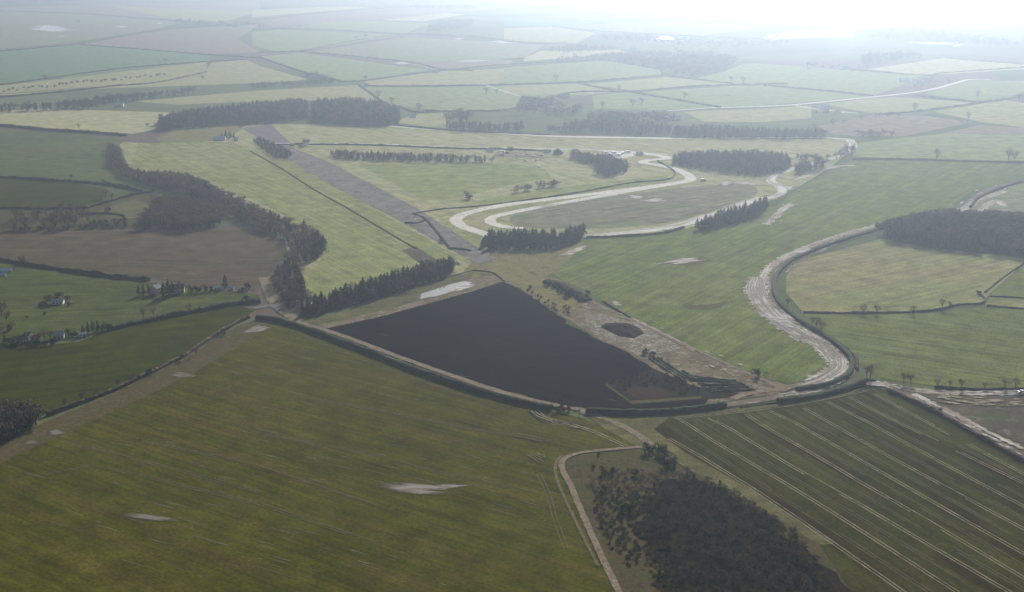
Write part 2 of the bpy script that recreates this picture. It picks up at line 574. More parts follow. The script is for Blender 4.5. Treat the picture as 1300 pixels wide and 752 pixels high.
M_FT = field_mat('far_teal_crop', (0.060, 0.098, 0.052), (0.072, 0.108, 0.055), (0.090, 0.105, 0.060), 0.4, 0.2, 0.15, 1 / 200, 0.03)
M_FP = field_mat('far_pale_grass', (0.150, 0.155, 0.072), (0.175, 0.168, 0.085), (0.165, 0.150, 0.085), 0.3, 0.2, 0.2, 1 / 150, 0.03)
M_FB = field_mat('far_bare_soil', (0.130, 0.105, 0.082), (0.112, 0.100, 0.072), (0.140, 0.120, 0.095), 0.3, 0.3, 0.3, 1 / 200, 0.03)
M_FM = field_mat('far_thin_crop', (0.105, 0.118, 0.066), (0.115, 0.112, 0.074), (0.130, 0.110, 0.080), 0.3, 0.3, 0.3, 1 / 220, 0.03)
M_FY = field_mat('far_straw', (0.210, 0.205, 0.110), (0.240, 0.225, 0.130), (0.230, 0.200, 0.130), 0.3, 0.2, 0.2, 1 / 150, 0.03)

gx, g0, g1 = 15000.0, -3000.0, 30000.0
gm = mesh_obj('ground', [(-gx, g0, 0), (gx, g0, 0), (gx, g1, 0), (-gx, g1, 0)], [(0, 1, 2, 3)], M_FAR)
tag(gm, 'patchwork farmland reaching to the horizon', 'ground', kind='structure')

FZ = 0.03
S = lambda px, m, label, **kw: sheet('field', px, m, FZ, label, 'field', **kw)
# --- far fields, row by row away from the airfield
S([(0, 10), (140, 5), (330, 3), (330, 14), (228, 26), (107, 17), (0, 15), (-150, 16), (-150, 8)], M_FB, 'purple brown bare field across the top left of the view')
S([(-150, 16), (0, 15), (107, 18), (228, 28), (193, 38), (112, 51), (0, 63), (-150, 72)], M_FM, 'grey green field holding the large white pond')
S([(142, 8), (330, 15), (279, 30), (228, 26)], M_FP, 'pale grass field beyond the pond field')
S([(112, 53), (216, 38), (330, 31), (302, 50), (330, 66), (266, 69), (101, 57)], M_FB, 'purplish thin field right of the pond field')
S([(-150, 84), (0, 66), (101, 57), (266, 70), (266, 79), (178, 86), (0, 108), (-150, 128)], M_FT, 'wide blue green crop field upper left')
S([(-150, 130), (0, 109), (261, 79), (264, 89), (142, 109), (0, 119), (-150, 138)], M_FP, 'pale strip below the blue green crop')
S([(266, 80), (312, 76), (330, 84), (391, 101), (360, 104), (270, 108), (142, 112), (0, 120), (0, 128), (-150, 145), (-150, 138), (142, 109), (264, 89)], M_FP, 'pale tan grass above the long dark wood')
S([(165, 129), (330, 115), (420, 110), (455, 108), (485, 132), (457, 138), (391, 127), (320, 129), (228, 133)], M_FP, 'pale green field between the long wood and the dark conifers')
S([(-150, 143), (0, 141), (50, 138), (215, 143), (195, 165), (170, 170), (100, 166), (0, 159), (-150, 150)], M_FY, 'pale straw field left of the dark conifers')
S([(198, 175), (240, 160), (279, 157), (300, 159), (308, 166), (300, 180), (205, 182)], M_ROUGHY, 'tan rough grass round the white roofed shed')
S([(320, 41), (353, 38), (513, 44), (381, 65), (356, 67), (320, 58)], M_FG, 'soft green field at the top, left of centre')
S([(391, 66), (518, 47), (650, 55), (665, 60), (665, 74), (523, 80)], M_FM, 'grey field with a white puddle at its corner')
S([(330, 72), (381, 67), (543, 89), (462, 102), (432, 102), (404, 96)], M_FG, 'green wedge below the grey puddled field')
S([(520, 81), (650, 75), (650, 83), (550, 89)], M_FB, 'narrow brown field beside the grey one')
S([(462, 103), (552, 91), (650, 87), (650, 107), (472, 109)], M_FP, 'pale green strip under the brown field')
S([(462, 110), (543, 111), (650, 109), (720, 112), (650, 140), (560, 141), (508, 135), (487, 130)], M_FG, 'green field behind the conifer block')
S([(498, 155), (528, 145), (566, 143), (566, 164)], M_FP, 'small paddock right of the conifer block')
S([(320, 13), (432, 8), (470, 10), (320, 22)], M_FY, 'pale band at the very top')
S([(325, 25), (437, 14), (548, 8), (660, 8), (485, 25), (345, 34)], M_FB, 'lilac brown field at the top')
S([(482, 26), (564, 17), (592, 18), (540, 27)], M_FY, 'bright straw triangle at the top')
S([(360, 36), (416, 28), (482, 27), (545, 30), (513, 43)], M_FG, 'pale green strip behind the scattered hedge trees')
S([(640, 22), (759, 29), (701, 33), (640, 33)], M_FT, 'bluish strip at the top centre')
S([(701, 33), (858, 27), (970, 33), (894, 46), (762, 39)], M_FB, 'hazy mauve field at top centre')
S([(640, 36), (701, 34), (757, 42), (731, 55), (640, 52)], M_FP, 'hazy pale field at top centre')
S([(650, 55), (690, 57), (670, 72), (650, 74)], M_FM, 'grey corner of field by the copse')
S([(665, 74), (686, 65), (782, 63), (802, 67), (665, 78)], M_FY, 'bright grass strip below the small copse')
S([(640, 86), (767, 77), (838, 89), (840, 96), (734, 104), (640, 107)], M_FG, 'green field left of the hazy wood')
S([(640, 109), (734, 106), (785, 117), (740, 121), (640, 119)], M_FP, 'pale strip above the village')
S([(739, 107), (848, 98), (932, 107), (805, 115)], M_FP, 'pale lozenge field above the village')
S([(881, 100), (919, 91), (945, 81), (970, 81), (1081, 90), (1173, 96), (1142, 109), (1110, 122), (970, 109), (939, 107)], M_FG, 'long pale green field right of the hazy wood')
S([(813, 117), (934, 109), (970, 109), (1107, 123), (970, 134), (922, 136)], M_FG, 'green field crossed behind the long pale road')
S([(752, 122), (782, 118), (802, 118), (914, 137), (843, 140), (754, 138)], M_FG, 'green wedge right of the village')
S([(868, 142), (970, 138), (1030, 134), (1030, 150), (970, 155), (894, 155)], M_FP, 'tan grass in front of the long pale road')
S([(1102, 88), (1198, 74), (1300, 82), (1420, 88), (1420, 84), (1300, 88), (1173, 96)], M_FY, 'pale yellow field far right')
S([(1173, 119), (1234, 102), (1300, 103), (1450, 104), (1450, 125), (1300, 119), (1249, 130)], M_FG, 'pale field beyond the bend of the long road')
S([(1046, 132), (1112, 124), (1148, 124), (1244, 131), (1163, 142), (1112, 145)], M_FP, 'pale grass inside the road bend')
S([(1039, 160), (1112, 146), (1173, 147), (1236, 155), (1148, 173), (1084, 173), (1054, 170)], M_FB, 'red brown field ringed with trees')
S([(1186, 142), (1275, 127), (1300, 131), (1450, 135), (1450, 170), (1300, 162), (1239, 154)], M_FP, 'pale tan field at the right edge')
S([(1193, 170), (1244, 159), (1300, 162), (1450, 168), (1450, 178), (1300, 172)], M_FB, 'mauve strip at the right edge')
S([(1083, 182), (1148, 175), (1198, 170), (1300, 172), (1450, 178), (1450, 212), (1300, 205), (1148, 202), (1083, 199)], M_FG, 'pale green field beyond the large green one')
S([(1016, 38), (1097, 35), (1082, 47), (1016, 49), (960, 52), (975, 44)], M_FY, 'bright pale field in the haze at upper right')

# --- airfield interior
S([(150, 180), (205, 183), (290, 178), (310, 160), (345, 158), (440, 158), (650, 170), (850, 178), (1080, 179), (1075, 196), (1050, 215), (1010, 240), (940, 264), (872, 294), (740, 304), (620, 345), (585, 348), (405, 392), (383, 378), (350, 300), (250, 225), (165, 216)], M_PALE, 'pale bleached grass of the old airfield')
S([(175, 184), (210, 181), (290, 180), (320, 191), (440, 250), (530, 315), (545, 330), (570, 338), (480, 362), (395, 380), (380, 365), (408, 330), (405, 300), (340, 262), (250, 224), (165, 214)], M_CENTRE, 'light green triangle field inside the curved tree belt')
S([(322, 193), (334, 181), (390, 217), (480, 268), (575, 323), (585, 338), (545, 330), (528, 313)], M_CENTRE, 'grass strip beside the old runway')
S([(510, 318), (528, 313), (565, 336), (540, 340)], M_FALLOW, 'brown corner patch by the conifer belt')
S([(345, 163), (406, 159), (500, 162), (650, 172), (840, 181), (848, 193), (650, 187), (500, 181), (371, 180)], M_PALE, 'long tan grass strip north of the runway')
S([(455, 209), (617, 207), (650, 208), (692, 214), (700, 226), (650, 234), (587, 250), (561, 254), (538, 254)], M_INFIELD, 'green field between runway and loop track')
S([(595, 259), (640, 247), (720, 237), (850, 222), (842, 232), (660, 258)], M_INFIELD, 'narrow green strip above the loop track')
S([(648, 276), (680, 266), (760, 252), (870, 238), (940, 234), (962, 243), (935, 262), (860, 281), (770, 290), (690, 290), (655, 287)], M_LOOP, 'drab field enclosed by the loop track', curved=True)
S([(560, 274), (575, 268), (600, 268), (578, 280), (585, 292), (612, 300), (612, 312), (590, 308)], M_CENTRE, 'grass between runway and hairpin bend')

# --- left side
S([(-150, 162), (0, 165), (100, 170), (160, 178), (140, 192), (142, 215), (175, 240), (120, 232), (0, 227), (-150, 222)], M_DKGREEN, 'dull green field left of the curved belt')
S([(-150, 225), (0, 229), (90, 232), (135, 240), (130, 255), (100, 264), (0, 266), (-150, 268)], M_LEFTG, 'olive field behind the row of bare trees')
S([(-150, 268), (0, 266), (100, 264), (180, 243), (205, 250), (175, 290), (0, 297), (-150, 300)], M_SCRUB, 'tangled ground beneath the bare trees')
S([(115, 272), (150, 258), (172, 253), (205, 268), (190, 275), (155, 278)], M_YGRASS, 'small bright meadow beside the brown wood')
S([(-150, 300), (0, 297), (170, 293), (235, 295), (320, 290), (362, 305), (366, 325), (345, 345), (325, 370), (180, 353), (0, 331), (-150, 318)], M_BROWN, 'brown stubble field inside the bend of the belt')
S([(-150, 320), (0, 334), (120, 352), (175, 357), (330, 374), (325, 383), (180, 410), (140, 420), (0, 447), (-150, 470)], M_MEADOW, 'bright meadow with the lone bungalow')
S([(-150, 462), (0, 441), (60, 438), (100, 434), (140, 418), (180, 409), (300, 386), (322, 395), (300, 412), (230, 455), (150, 495), (60, 525), (-150, 600)], M_LEFTG, 'olive pasture left of the hedge')
# --- foreground
S([(318, 411), (365, 413), (430, 438), (520, 471), (610, 501), (705, 523), (740, 531), (815, 566), (760, 573), (722, 580), (710, 590), (716, 612), (744, 661), (790, 760), (860, 1000), (-500, 1000), (-500, 660), (0, 585)], M_WHEAT, 'large olive winter wheat field in the foreground')
S([(318, 408), (336, 413), (310, 436), (230, 482), (120, 533), (0, 588), (-300, 725), (-300, 690), (0, 560), (150, 497), (230, 458), (300, 415)], M_VERGE, 'tan worn headland along the hedge', rough=1.5)
S([(748, 527), (870, 524), (985, 510), (1050, 499), (1100, 490), (1130, 495), (1300, 582), (1500, 690), (1700, 1000), (1250, 1000), (1040, 690), (960, 640), (870, 595), (835, 570), (800, 545)], M_TRAM, 'tramlined crop field at lower right')
S([(770, 530), (870, 526), (985, 512), (1050, 501), (1096, 493), (1060, 506), (960, 520), (850, 530), (830, 545), (870, 575), (960, 625), (1060, 690), (1040, 692), (960, 641), (870, 594), (835, 568)], M_YGRASS, 'grass margin along the tramlined crop')
S([(712, 589), (725, 581), (770, 574), (818, 569), (840, 575), (870, 596), (960, 642), (1040, 692), (1250, 1000), (870, 1000), (790, 760), (746, 661), (726, 622)], M_SCRUB, 'rough scrubby ground at the bottom')
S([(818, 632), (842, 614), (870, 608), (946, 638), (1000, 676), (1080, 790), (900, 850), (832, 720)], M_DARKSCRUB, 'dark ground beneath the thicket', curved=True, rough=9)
S([(1140, 494), (1190, 500), (1300, 500), (1500, 502), (1500, 650), (1300, 565), (1205, 525)], M_FALLOW, 'wet brown fallow field at the right edge')
# --- right side
S([(735, 302), (870, 290), (940, 268), (985, 262), (1010, 242), (1060, 213), (1083, 204), (1148, 204), (1300, 208), (1450, 212), (1450, 235), (1300, 226), (1230, 245), (1200, 268), (1120, 290), (1010, 325), (980, 345), (970, 365), (985, 390), (1040, 435), (1055, 460), (1040, 480), (1000, 487), (970, 480), (880, 442), (800, 402), (745, 370), (712, 355), (700, 345)], M_RIGHTG, 'large fresh green crop field in the centre right')
S([(1018, 330), (1120, 303), (1180, 315), (1300, 328), (1298, 336), (1255, 375), (1245, 387), (1170, 394), (1100, 398), (1020, 397), (998, 372), (998, 350)], M_STUB, 'tan stubble field beyond the curved road')
S([(1020, 399), (1100, 400), (1200, 397), (1250, 390), (1300, 393), (1500, 400), (1500, 500), (1300, 493), (1200, 492), (1120, 482), (1092, 462), (1060, 432)], M_RIGHTD, 'green drilled field right of the curved road')
S([(1255, 376), (1300, 337), (1450, 300), (1450, 385), (1300, 379)], M_RIGHTD, 'green corner field at the right edge')
S([(1250, 389), (1257, 377), (1300, 380), (1450, 386), (1450, 398), (1300, 393)], M_STUB, 'pale strip below the green corner field')
S([(1225, 258), (1260, 240), (1300, 231), (1500, 222), (1500, 290), (1300, 275), (1230, 268)], M_FM, 'grey wet field behind the plantation')
S([(1120, 300), (1128, 278), (1200, 264), (1300, 270), (1500, 280), (1500, 340), (1300, 326), (1240, 321), (1170, 313)], M_FLOOR, 'woodland floor of the right hand plantation')
# --- centre
S([(588, 349), (640, 346), (704, 352), (745, 378), (800, 405), (880, 445), (985, 488), (992, 500), (900, 512), (890, 505), (830, 468), (760, 430), (695, 390), (640, 358), (590, 363)], M_ROUGH, 'rough waste ground beside the black field')
S([(640, 352), (690, 352), (730, 372), (745, 385), (720, 395), (690, 384), (660, 366)], M_ROUGHY, 'yellow tussocks at the corner of the black field', rough=2)
S([(612, 318), (700, 322), (742, 306), (735, 318), (704, 345), (690, 352), (600, 352), (588, 345)], M_ROUGHY, 'yellowish open ground south of the pine clump')
S([(388, 410), (470, 385), (565, 354), (602, 345), (592, 360), (470, 400), (412, 414)], M_YGRASS, 'yellow green strip between belt and black field')
S([(408, 417), (480, 402), (560, 380), (638, 358), (660, 366), (695, 391), (725, 413), (760, 431), (800, 448), (830, 469), (900, 505), (890, 516), (760, 520), (700, 512), (610, 489), (520, 461), (440, 430)], M_PEAT, 'near black freshly ploughed field', rough=3.2)
S([(405, 413), (470, 398), (560, 375), (592, 362), (638, 357), (600, 370), (480, 403), (410, 418)], M_ROUGH, 'rough strip at the top edge of the black field')
S([(768, 486), (805, 477), (830, 468), (880, 490), (960, 503), (885, 508), (800, 514)], M_DARKSCRUB, 'dark scrub corner of the black field')
S([(800, 509), (890, 503), (891, 506), (803, 513), (768, 489), (770, 487)], M_VERGE, 'pale grass edge round the scrub corner')
S([(795, 493), (822, 490), (842, 494), (850, 502), (825, 506), (803, 504)], M_REDDISH, 'reddish bare patch in the scrub corner', curved=True)
S([(740, 525), (748, 523), (780, 531), (812, 547), (836, 569), (822, 572), (800, 562), (770, 546)], M_YGRASS, 'grass wedge between the earth track and the wheat')

# ------------------------------------------------------------------ runway, tracks, roads
RZ = 0.32
sheet('runway', [(306, 163), (345, 158), (355, 178), (368, 186), (420, 207), (470, 233), (530, 265), (570, 290), (600, 310), (628, 327), (612, 338), (585, 324), (540, 298), (490, 271), (430, 240), (388, 216), (345, 190), (330, 176)], M_RUN, RZ,
      'old cracked runway crossing the airfield', 'runway', rough=1.2)
sheet('runway_apron', [(306, 163), (345, 158), (352, 166), (372, 184), (350, 186), (330, 176)], M_LANE, RZ, 'dark tarmac at the far runway end', 'runway', rough=1)
T = lambda px, w, m, label, z=0.34, cat='track', name='track', **kw: ribbon(name, px, w, m, z, label, cat, **kw)
T([(838, 210), (861, 216), (875, 224), (872, 230), (833, 236), (740, 249), (650, 261), (599, 271), (578, 278), (582, 286), (600, 293)], 30, M_FP, 'pale mown verge of the outer test track', step=4, z=0.33, name='verge', cat='verge')
T([(741, 301), (780, 298), (818, 294), (861, 287), (885, 280), (920, 270), (945, 260), (975, 250)], 26, M_FP, 'pale mown verge of the southern test track', step=4, z=0.33, name='verge', cat='verge')
T([(495, 161), (650, 171), (805, 177), (970, 178), (1075, 179)], 26, M_FP, 'pale mown verge of the northern road', step=4, z=0.33, name='verge', cat='verge')
T([(800, 193), (848, 200), (820, 204), (818, 207), (838, 210), (861, 216), (875, 224), (872, 230), (833, 236), (740, 248), (650, 259), (599, 269), (580, 277), (582, 284), (594, 290), (622, 299)], 13, M_CONC, 'pale outer test track ending in a hairpin', step=3)
T([(870, 231), (780, 246), (690, 262), (640, 272), (624, 277), (624, 283), (640, 288), (665, 290)], 11, M_CONC, 'inner perimeter road round the drab field', step=3)
T([(741, 300), (780, 297), (818, 293), (861, 286), (885, 279), (920, 269), (945, 259), (970, 251)], 15, M_WETT, 'pale test track south of the drab field')
T([(966, 253), (985, 249), (993, 243), (988, 236), (980, 231), (980, 226), (998, 217), (1030, 208), (1060, 200), (1078, 192), (1083, 184), (1078, 177)], 11, M_WETT, 'gleaming wet bend of the test track', step=2)
T([(495, 160), (564, 165), (650, 170), (703, 173), (805, 175), (871, 176)], 13, M_CONC, 'long pale road north of the airfield')
T([(871, 176), (970, 175), (1041, 175), (1079, 177)], 10, M_WETT, 'bright far end of the northern road')
T([(345, 182), (477, 183), (574, 187), (650, 188), (700, 189), (767, 191), (848, 196)], 6, M_CONC, 'service road along the low embankment')
T([(640, 205), (700, 200), (775, 205), (815, 210)], 5, M_DIRT, 'dirt path by the parked vehicles')
# right hand perimeter road between its two hedges
peri = [(1300, 229), (1255, 240), (1232, 255), (1222, 268)]
T(peri, 7, M_LANE, 'lane climbing to the right edge')
T([(1122, 289), (1080, 300), (1046, 312), (1008, 329), (986, 346), (979, 362), (986, 384), (1016, 411), (1054, 434), (1076, 451), (1083, 465), (1073, 478), (1046, 490), (1018, 497), (970, 507), (922, 514), (870, 520), (800, 523), (740, 521)], 7, M_WETL, 'narrow perimeter road curving between hedges', step=3)
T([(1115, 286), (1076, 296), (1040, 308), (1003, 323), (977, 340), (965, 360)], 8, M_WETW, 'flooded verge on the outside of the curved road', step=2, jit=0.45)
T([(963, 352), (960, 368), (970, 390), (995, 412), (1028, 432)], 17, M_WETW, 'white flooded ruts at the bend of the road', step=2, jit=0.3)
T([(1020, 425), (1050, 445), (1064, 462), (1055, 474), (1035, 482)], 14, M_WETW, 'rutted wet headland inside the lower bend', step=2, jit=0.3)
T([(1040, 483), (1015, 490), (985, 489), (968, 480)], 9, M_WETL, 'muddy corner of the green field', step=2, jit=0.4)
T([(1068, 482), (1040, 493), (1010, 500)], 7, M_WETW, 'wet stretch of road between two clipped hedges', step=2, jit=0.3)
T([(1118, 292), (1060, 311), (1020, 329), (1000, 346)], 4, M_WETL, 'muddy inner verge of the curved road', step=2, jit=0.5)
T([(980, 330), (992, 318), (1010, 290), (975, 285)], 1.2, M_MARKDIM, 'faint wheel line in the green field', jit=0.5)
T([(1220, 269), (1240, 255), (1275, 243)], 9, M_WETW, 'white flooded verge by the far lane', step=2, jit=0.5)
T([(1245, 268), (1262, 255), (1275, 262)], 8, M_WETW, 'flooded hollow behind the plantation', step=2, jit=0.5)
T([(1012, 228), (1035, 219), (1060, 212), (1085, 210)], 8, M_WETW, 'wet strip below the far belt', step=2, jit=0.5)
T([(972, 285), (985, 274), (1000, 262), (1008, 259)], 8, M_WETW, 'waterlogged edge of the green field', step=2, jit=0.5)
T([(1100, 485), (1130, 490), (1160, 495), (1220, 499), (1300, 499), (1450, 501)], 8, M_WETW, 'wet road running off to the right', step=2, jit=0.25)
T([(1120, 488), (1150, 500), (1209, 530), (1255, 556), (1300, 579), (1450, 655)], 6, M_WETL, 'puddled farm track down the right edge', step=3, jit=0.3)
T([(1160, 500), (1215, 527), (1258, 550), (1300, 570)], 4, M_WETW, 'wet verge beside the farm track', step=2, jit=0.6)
# south side
T([(350, 404), (388, 412), (440, 428), (520, 458), (610, 489), (660, 504), (700, 513), (742, 521)], 5.0, M_DIRT, 'pale farm road behind the clipped hedge')
sheet('hardstanding', [(764, 197), (775, 192), (802, 192), (806, 198), (790, 201), (770, 201)], M_CONC, 0.51, 'pale hardstanding under the white trailers', 'hardstanding', rough=1.5)
sheet('hardstanding', [(625, 199), (632, 192), (655, 193), (690, 196), (690, 200), (655, 200)], M_DIRT, 0.51, 'trodden yard with parked vehicles', 'yard', rough=1.5)
T([(738, 522), (775, 534), (800, 546), (818, 558), (830, 569)], 5, M_DIRT, 'pale earth track down to the scrub')
T([(815, 567), (780, 570), (749, 573), (724, 578), (713, 587), (716, 600), (724, 615), (731, 632), (745, 665), (780, 740), (860, 900)], 3.2, M_DIRT, 'sandy track skirting the scrub', step=3)
T([(713, 578), (705, 590), (707, 608), (716, 630), (735, 670), (760, 720)], 1.6, M_MARKDIM, 'faint wheel line beside the sandy track')
T([(335, 352), (345, 378), (358, 393), (373, 404), (390, 416)], 9, M_DIRT, 'pale stony track between belt and farm')
T([(322, 392), (345, 388), (358, 396)], 6, M_LANE, 'lane joining at the farm corner')
T([(985, 490), (1000, 494), (960, 497), (930, 506)], 6, M_DIRT, 'earth bank track by the nursery rows')
T([(800, 404), (830, 418), (866, 436), (883, 445)], 4, M_WETW, 'pale wet strip along the waste ground fence', step=2, jit=0.4)
T([(745, 380), (800, 405), (880, 443), (960, 478), (995, 494)], 3, M_DIRT, 'path along the edge of the green field')
# far roads
T([(903, 137), (970, 135), (1010, 133), (1070, 127), (1130, 121), (1163, 117), (1190, 112), (1215, 105), (1232, 101), (1258, 101)], 11, M_CONC, 'long pale road sweeping through the far fields', name='road', cat='road')
T([(848, 141), (903, 137)], 6, M_CONC, 'far road leading out of the village', name='road', cat='road')
T([(1010, 134), (1040, 139), (1090, 144)], 6, M_CONC, 'short lane to the far farm', name='road', cat='road')
T([(1111, 34), (1180, 37), (1245, 36), (1300, 29), (1400, 20)], 16, M_CONC, 'bright far road in the haze', name='road', cat='road')
T([(614, 107), (640, 116), (660, 122)], 4, M_CONC, 'thin lane to the village', name='road', cat='road')
T([(660, 128), (690, 133), (715, 140)], 4, M_CONC, 'village street', name='road', cat='road')

# ------------------------------------------------------------------ standing water
Wt = lambda cx, cy, rx, ry, label, m=M_SHALLOW, **kw: blob('puddle', cx, cy, rx, ry, m, 0.62 if cx > 985 and 300 < cy < 570 else 0.25, label, 'puddle', margin=M_DAMP if cy > 200 else None, **kw)
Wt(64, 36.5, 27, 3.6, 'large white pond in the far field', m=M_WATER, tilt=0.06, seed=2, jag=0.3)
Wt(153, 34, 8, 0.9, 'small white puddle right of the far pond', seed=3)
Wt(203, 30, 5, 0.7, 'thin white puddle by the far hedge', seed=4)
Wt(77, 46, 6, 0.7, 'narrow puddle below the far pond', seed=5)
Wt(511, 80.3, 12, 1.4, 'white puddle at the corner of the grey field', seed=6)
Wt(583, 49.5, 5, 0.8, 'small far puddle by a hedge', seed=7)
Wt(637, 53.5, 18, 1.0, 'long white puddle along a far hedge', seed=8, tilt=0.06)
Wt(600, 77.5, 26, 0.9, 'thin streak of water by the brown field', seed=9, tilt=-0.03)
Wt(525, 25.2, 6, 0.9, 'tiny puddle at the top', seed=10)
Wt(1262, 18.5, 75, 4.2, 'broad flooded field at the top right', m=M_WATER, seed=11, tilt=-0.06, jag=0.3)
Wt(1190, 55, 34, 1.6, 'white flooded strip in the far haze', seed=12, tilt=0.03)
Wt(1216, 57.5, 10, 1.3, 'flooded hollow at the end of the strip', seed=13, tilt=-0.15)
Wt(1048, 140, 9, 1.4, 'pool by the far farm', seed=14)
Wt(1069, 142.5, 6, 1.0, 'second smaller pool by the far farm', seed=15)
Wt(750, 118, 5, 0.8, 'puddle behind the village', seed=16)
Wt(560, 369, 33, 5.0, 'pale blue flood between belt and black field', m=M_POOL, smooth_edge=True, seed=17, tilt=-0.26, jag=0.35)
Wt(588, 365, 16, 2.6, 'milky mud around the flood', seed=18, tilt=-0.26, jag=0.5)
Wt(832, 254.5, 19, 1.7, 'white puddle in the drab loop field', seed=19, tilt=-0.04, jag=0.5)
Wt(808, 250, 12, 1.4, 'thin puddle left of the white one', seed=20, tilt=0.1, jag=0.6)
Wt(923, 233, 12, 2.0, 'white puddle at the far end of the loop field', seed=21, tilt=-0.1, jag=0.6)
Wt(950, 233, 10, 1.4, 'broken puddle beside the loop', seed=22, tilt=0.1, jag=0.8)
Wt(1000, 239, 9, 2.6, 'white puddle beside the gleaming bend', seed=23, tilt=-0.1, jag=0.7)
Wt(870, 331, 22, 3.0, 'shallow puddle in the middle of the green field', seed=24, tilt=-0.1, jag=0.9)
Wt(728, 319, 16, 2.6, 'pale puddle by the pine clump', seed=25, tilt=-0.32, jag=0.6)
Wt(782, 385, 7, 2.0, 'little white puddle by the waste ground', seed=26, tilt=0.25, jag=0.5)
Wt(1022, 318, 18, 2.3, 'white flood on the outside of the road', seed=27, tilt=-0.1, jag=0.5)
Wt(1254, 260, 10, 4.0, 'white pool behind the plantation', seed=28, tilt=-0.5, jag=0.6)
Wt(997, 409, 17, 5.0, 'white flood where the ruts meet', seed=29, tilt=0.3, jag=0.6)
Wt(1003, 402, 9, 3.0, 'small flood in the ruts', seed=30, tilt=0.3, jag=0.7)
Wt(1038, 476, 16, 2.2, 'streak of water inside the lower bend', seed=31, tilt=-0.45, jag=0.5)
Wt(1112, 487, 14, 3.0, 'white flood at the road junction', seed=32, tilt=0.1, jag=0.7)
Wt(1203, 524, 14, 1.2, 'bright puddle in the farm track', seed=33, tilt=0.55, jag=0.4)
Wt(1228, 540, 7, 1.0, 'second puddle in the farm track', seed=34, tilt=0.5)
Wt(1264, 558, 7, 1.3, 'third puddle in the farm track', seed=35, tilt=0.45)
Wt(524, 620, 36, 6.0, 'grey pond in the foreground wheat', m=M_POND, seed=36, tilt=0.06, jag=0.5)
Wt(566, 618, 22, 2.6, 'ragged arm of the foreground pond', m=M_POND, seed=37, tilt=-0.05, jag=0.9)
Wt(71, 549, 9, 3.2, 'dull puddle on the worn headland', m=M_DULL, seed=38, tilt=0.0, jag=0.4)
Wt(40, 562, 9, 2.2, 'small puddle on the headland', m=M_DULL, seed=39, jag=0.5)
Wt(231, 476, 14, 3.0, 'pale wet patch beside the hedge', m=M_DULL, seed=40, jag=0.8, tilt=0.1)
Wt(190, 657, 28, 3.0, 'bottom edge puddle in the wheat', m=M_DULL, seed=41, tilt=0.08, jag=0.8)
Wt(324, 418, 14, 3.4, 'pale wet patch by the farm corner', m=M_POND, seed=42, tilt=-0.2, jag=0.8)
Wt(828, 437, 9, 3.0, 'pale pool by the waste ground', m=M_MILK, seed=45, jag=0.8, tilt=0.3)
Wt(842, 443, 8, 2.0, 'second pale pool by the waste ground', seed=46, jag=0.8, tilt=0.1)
# thin scattered water films along the flooded verges: short streaks lying in the ruts
def streaks(label, line, n, spread, seed, ln=(5, 22), wd=(0.5, 1.8), m=None, z=0.6):
    r = random.Random(seed)
    pts = centreline(line, 1.5)
    ns = normals(pts)
    zz = lay(z)
    V, fs = [], []
    for _ in range(n):
        i = r.randrange(2, len(pts) - 2)
        d = Vector((ns[i].y, -ns[i].x, 0))
        c0 = pts[i] + ns[i] * r.gauss(0, spread * 0.5)
        l, w = r.uniform(*ln), r.uniform(*wd)
        b0 = len(V)
        K = 9
        for s in (1, -1):
            for q in range(K):
                t = q / (K - 1) * 2 - 1
                j = min(max(i + int(t * l / 3), 0), len(pts) - 1)
                off = (pts[j] - pts[i]) if abs(j - i) < 40 else d * t * l / 2
                e = w * (1 - t * t) * (0.6 + 0.8 * r.random()) * s
                p = c0 + off + ns[i] * e
                V.append((p.x, p.y, zz))
        for q in range(K - 1):
            fs.append((b0 + q, b0 + K + q, b0 + K + q + 1, b0 + q + 1))
    o = mesh_obj('puddle', V, fs, m or M_SHALLOW)
    return tag(o, label, 'puddle', kind='structure')



def ruts(label, line, offs, w, gap, seed, m=None, curved=True):
    """parallel wheel ruts holding broken ribbons of water"""
    zz = lay(0.6)
    V, fs, U = [], [], []
    for k_, off in enumerate(offs):
        v, f, u = ribbon_geo(line, w, zz, 1.2, curved, 0.6, off, seed + k_)
        o = len(V)
        V += v
        U += u
        for i, q in enumerate(f):
            if noise.noise(Vector((i * 0.045, seed * 3.7 + k_ * 1.9, 0.3))) + .35 * noise.noise(Vector((i * 0.3, seed * 2.1 + k_, 4.3))) > gap:
                fs.append(tuple(x + o for x in q))
    return tag(mesh_obj('puddle', V, fs, m or M_SHALLOW, uvs=U), label, 'puddle', kind='structure')


streaks('short pale drill streaks high in the wheat', [(330, 450), (420, 476), (560, 516), (690, 556)], 46, 60, 15, (5, 22), (0.15, 0.45), M_PALESTREAK, 0.2)
streaks('short pale drill streaks across the middle of the wheat', [(200, 540), (360, 575), (540, 620), (700, 665)], 60, 70, 16, (5, 24), (0.15, 0.5), M_PALESTREAK, 0.2)
streaks('short pale drill streaks low in the wheat', [(20, 600), (200, 645), (400, 700), (600, 760)], 50, 40, 17, (5, 24), (0.15, 0.5), M_PALESTREAK, 0.2)
M_HEAPMUD = rough_ground_mat('dark_wet_mud', [(0.030, 0.028, 0.028), (0.040, 0.036, 0.034), (0.050, 0.042, 0.034), (0.090, 0.080, 0.070)], 0.3)
M_MUDP = rough_ground_mat('pale_mud', [(0.310, 0.275, 0.225), (0.255, 0.225, 0.180), (0.200, 0.172, 0.132), (0.400, 0.370, 0.320)], 0.2)
CURL = [(674, 521), (686, 531), (697, 536), (715, 538), (735, 541), (750, 544)]
BEND = [(963, 352), (960, 368), (970, 390), (995, 412), (1028, 432)]
LOWB = [(1020, 425), (1050, 443), (1062, 460), (1054, 472), (1030, 484)]
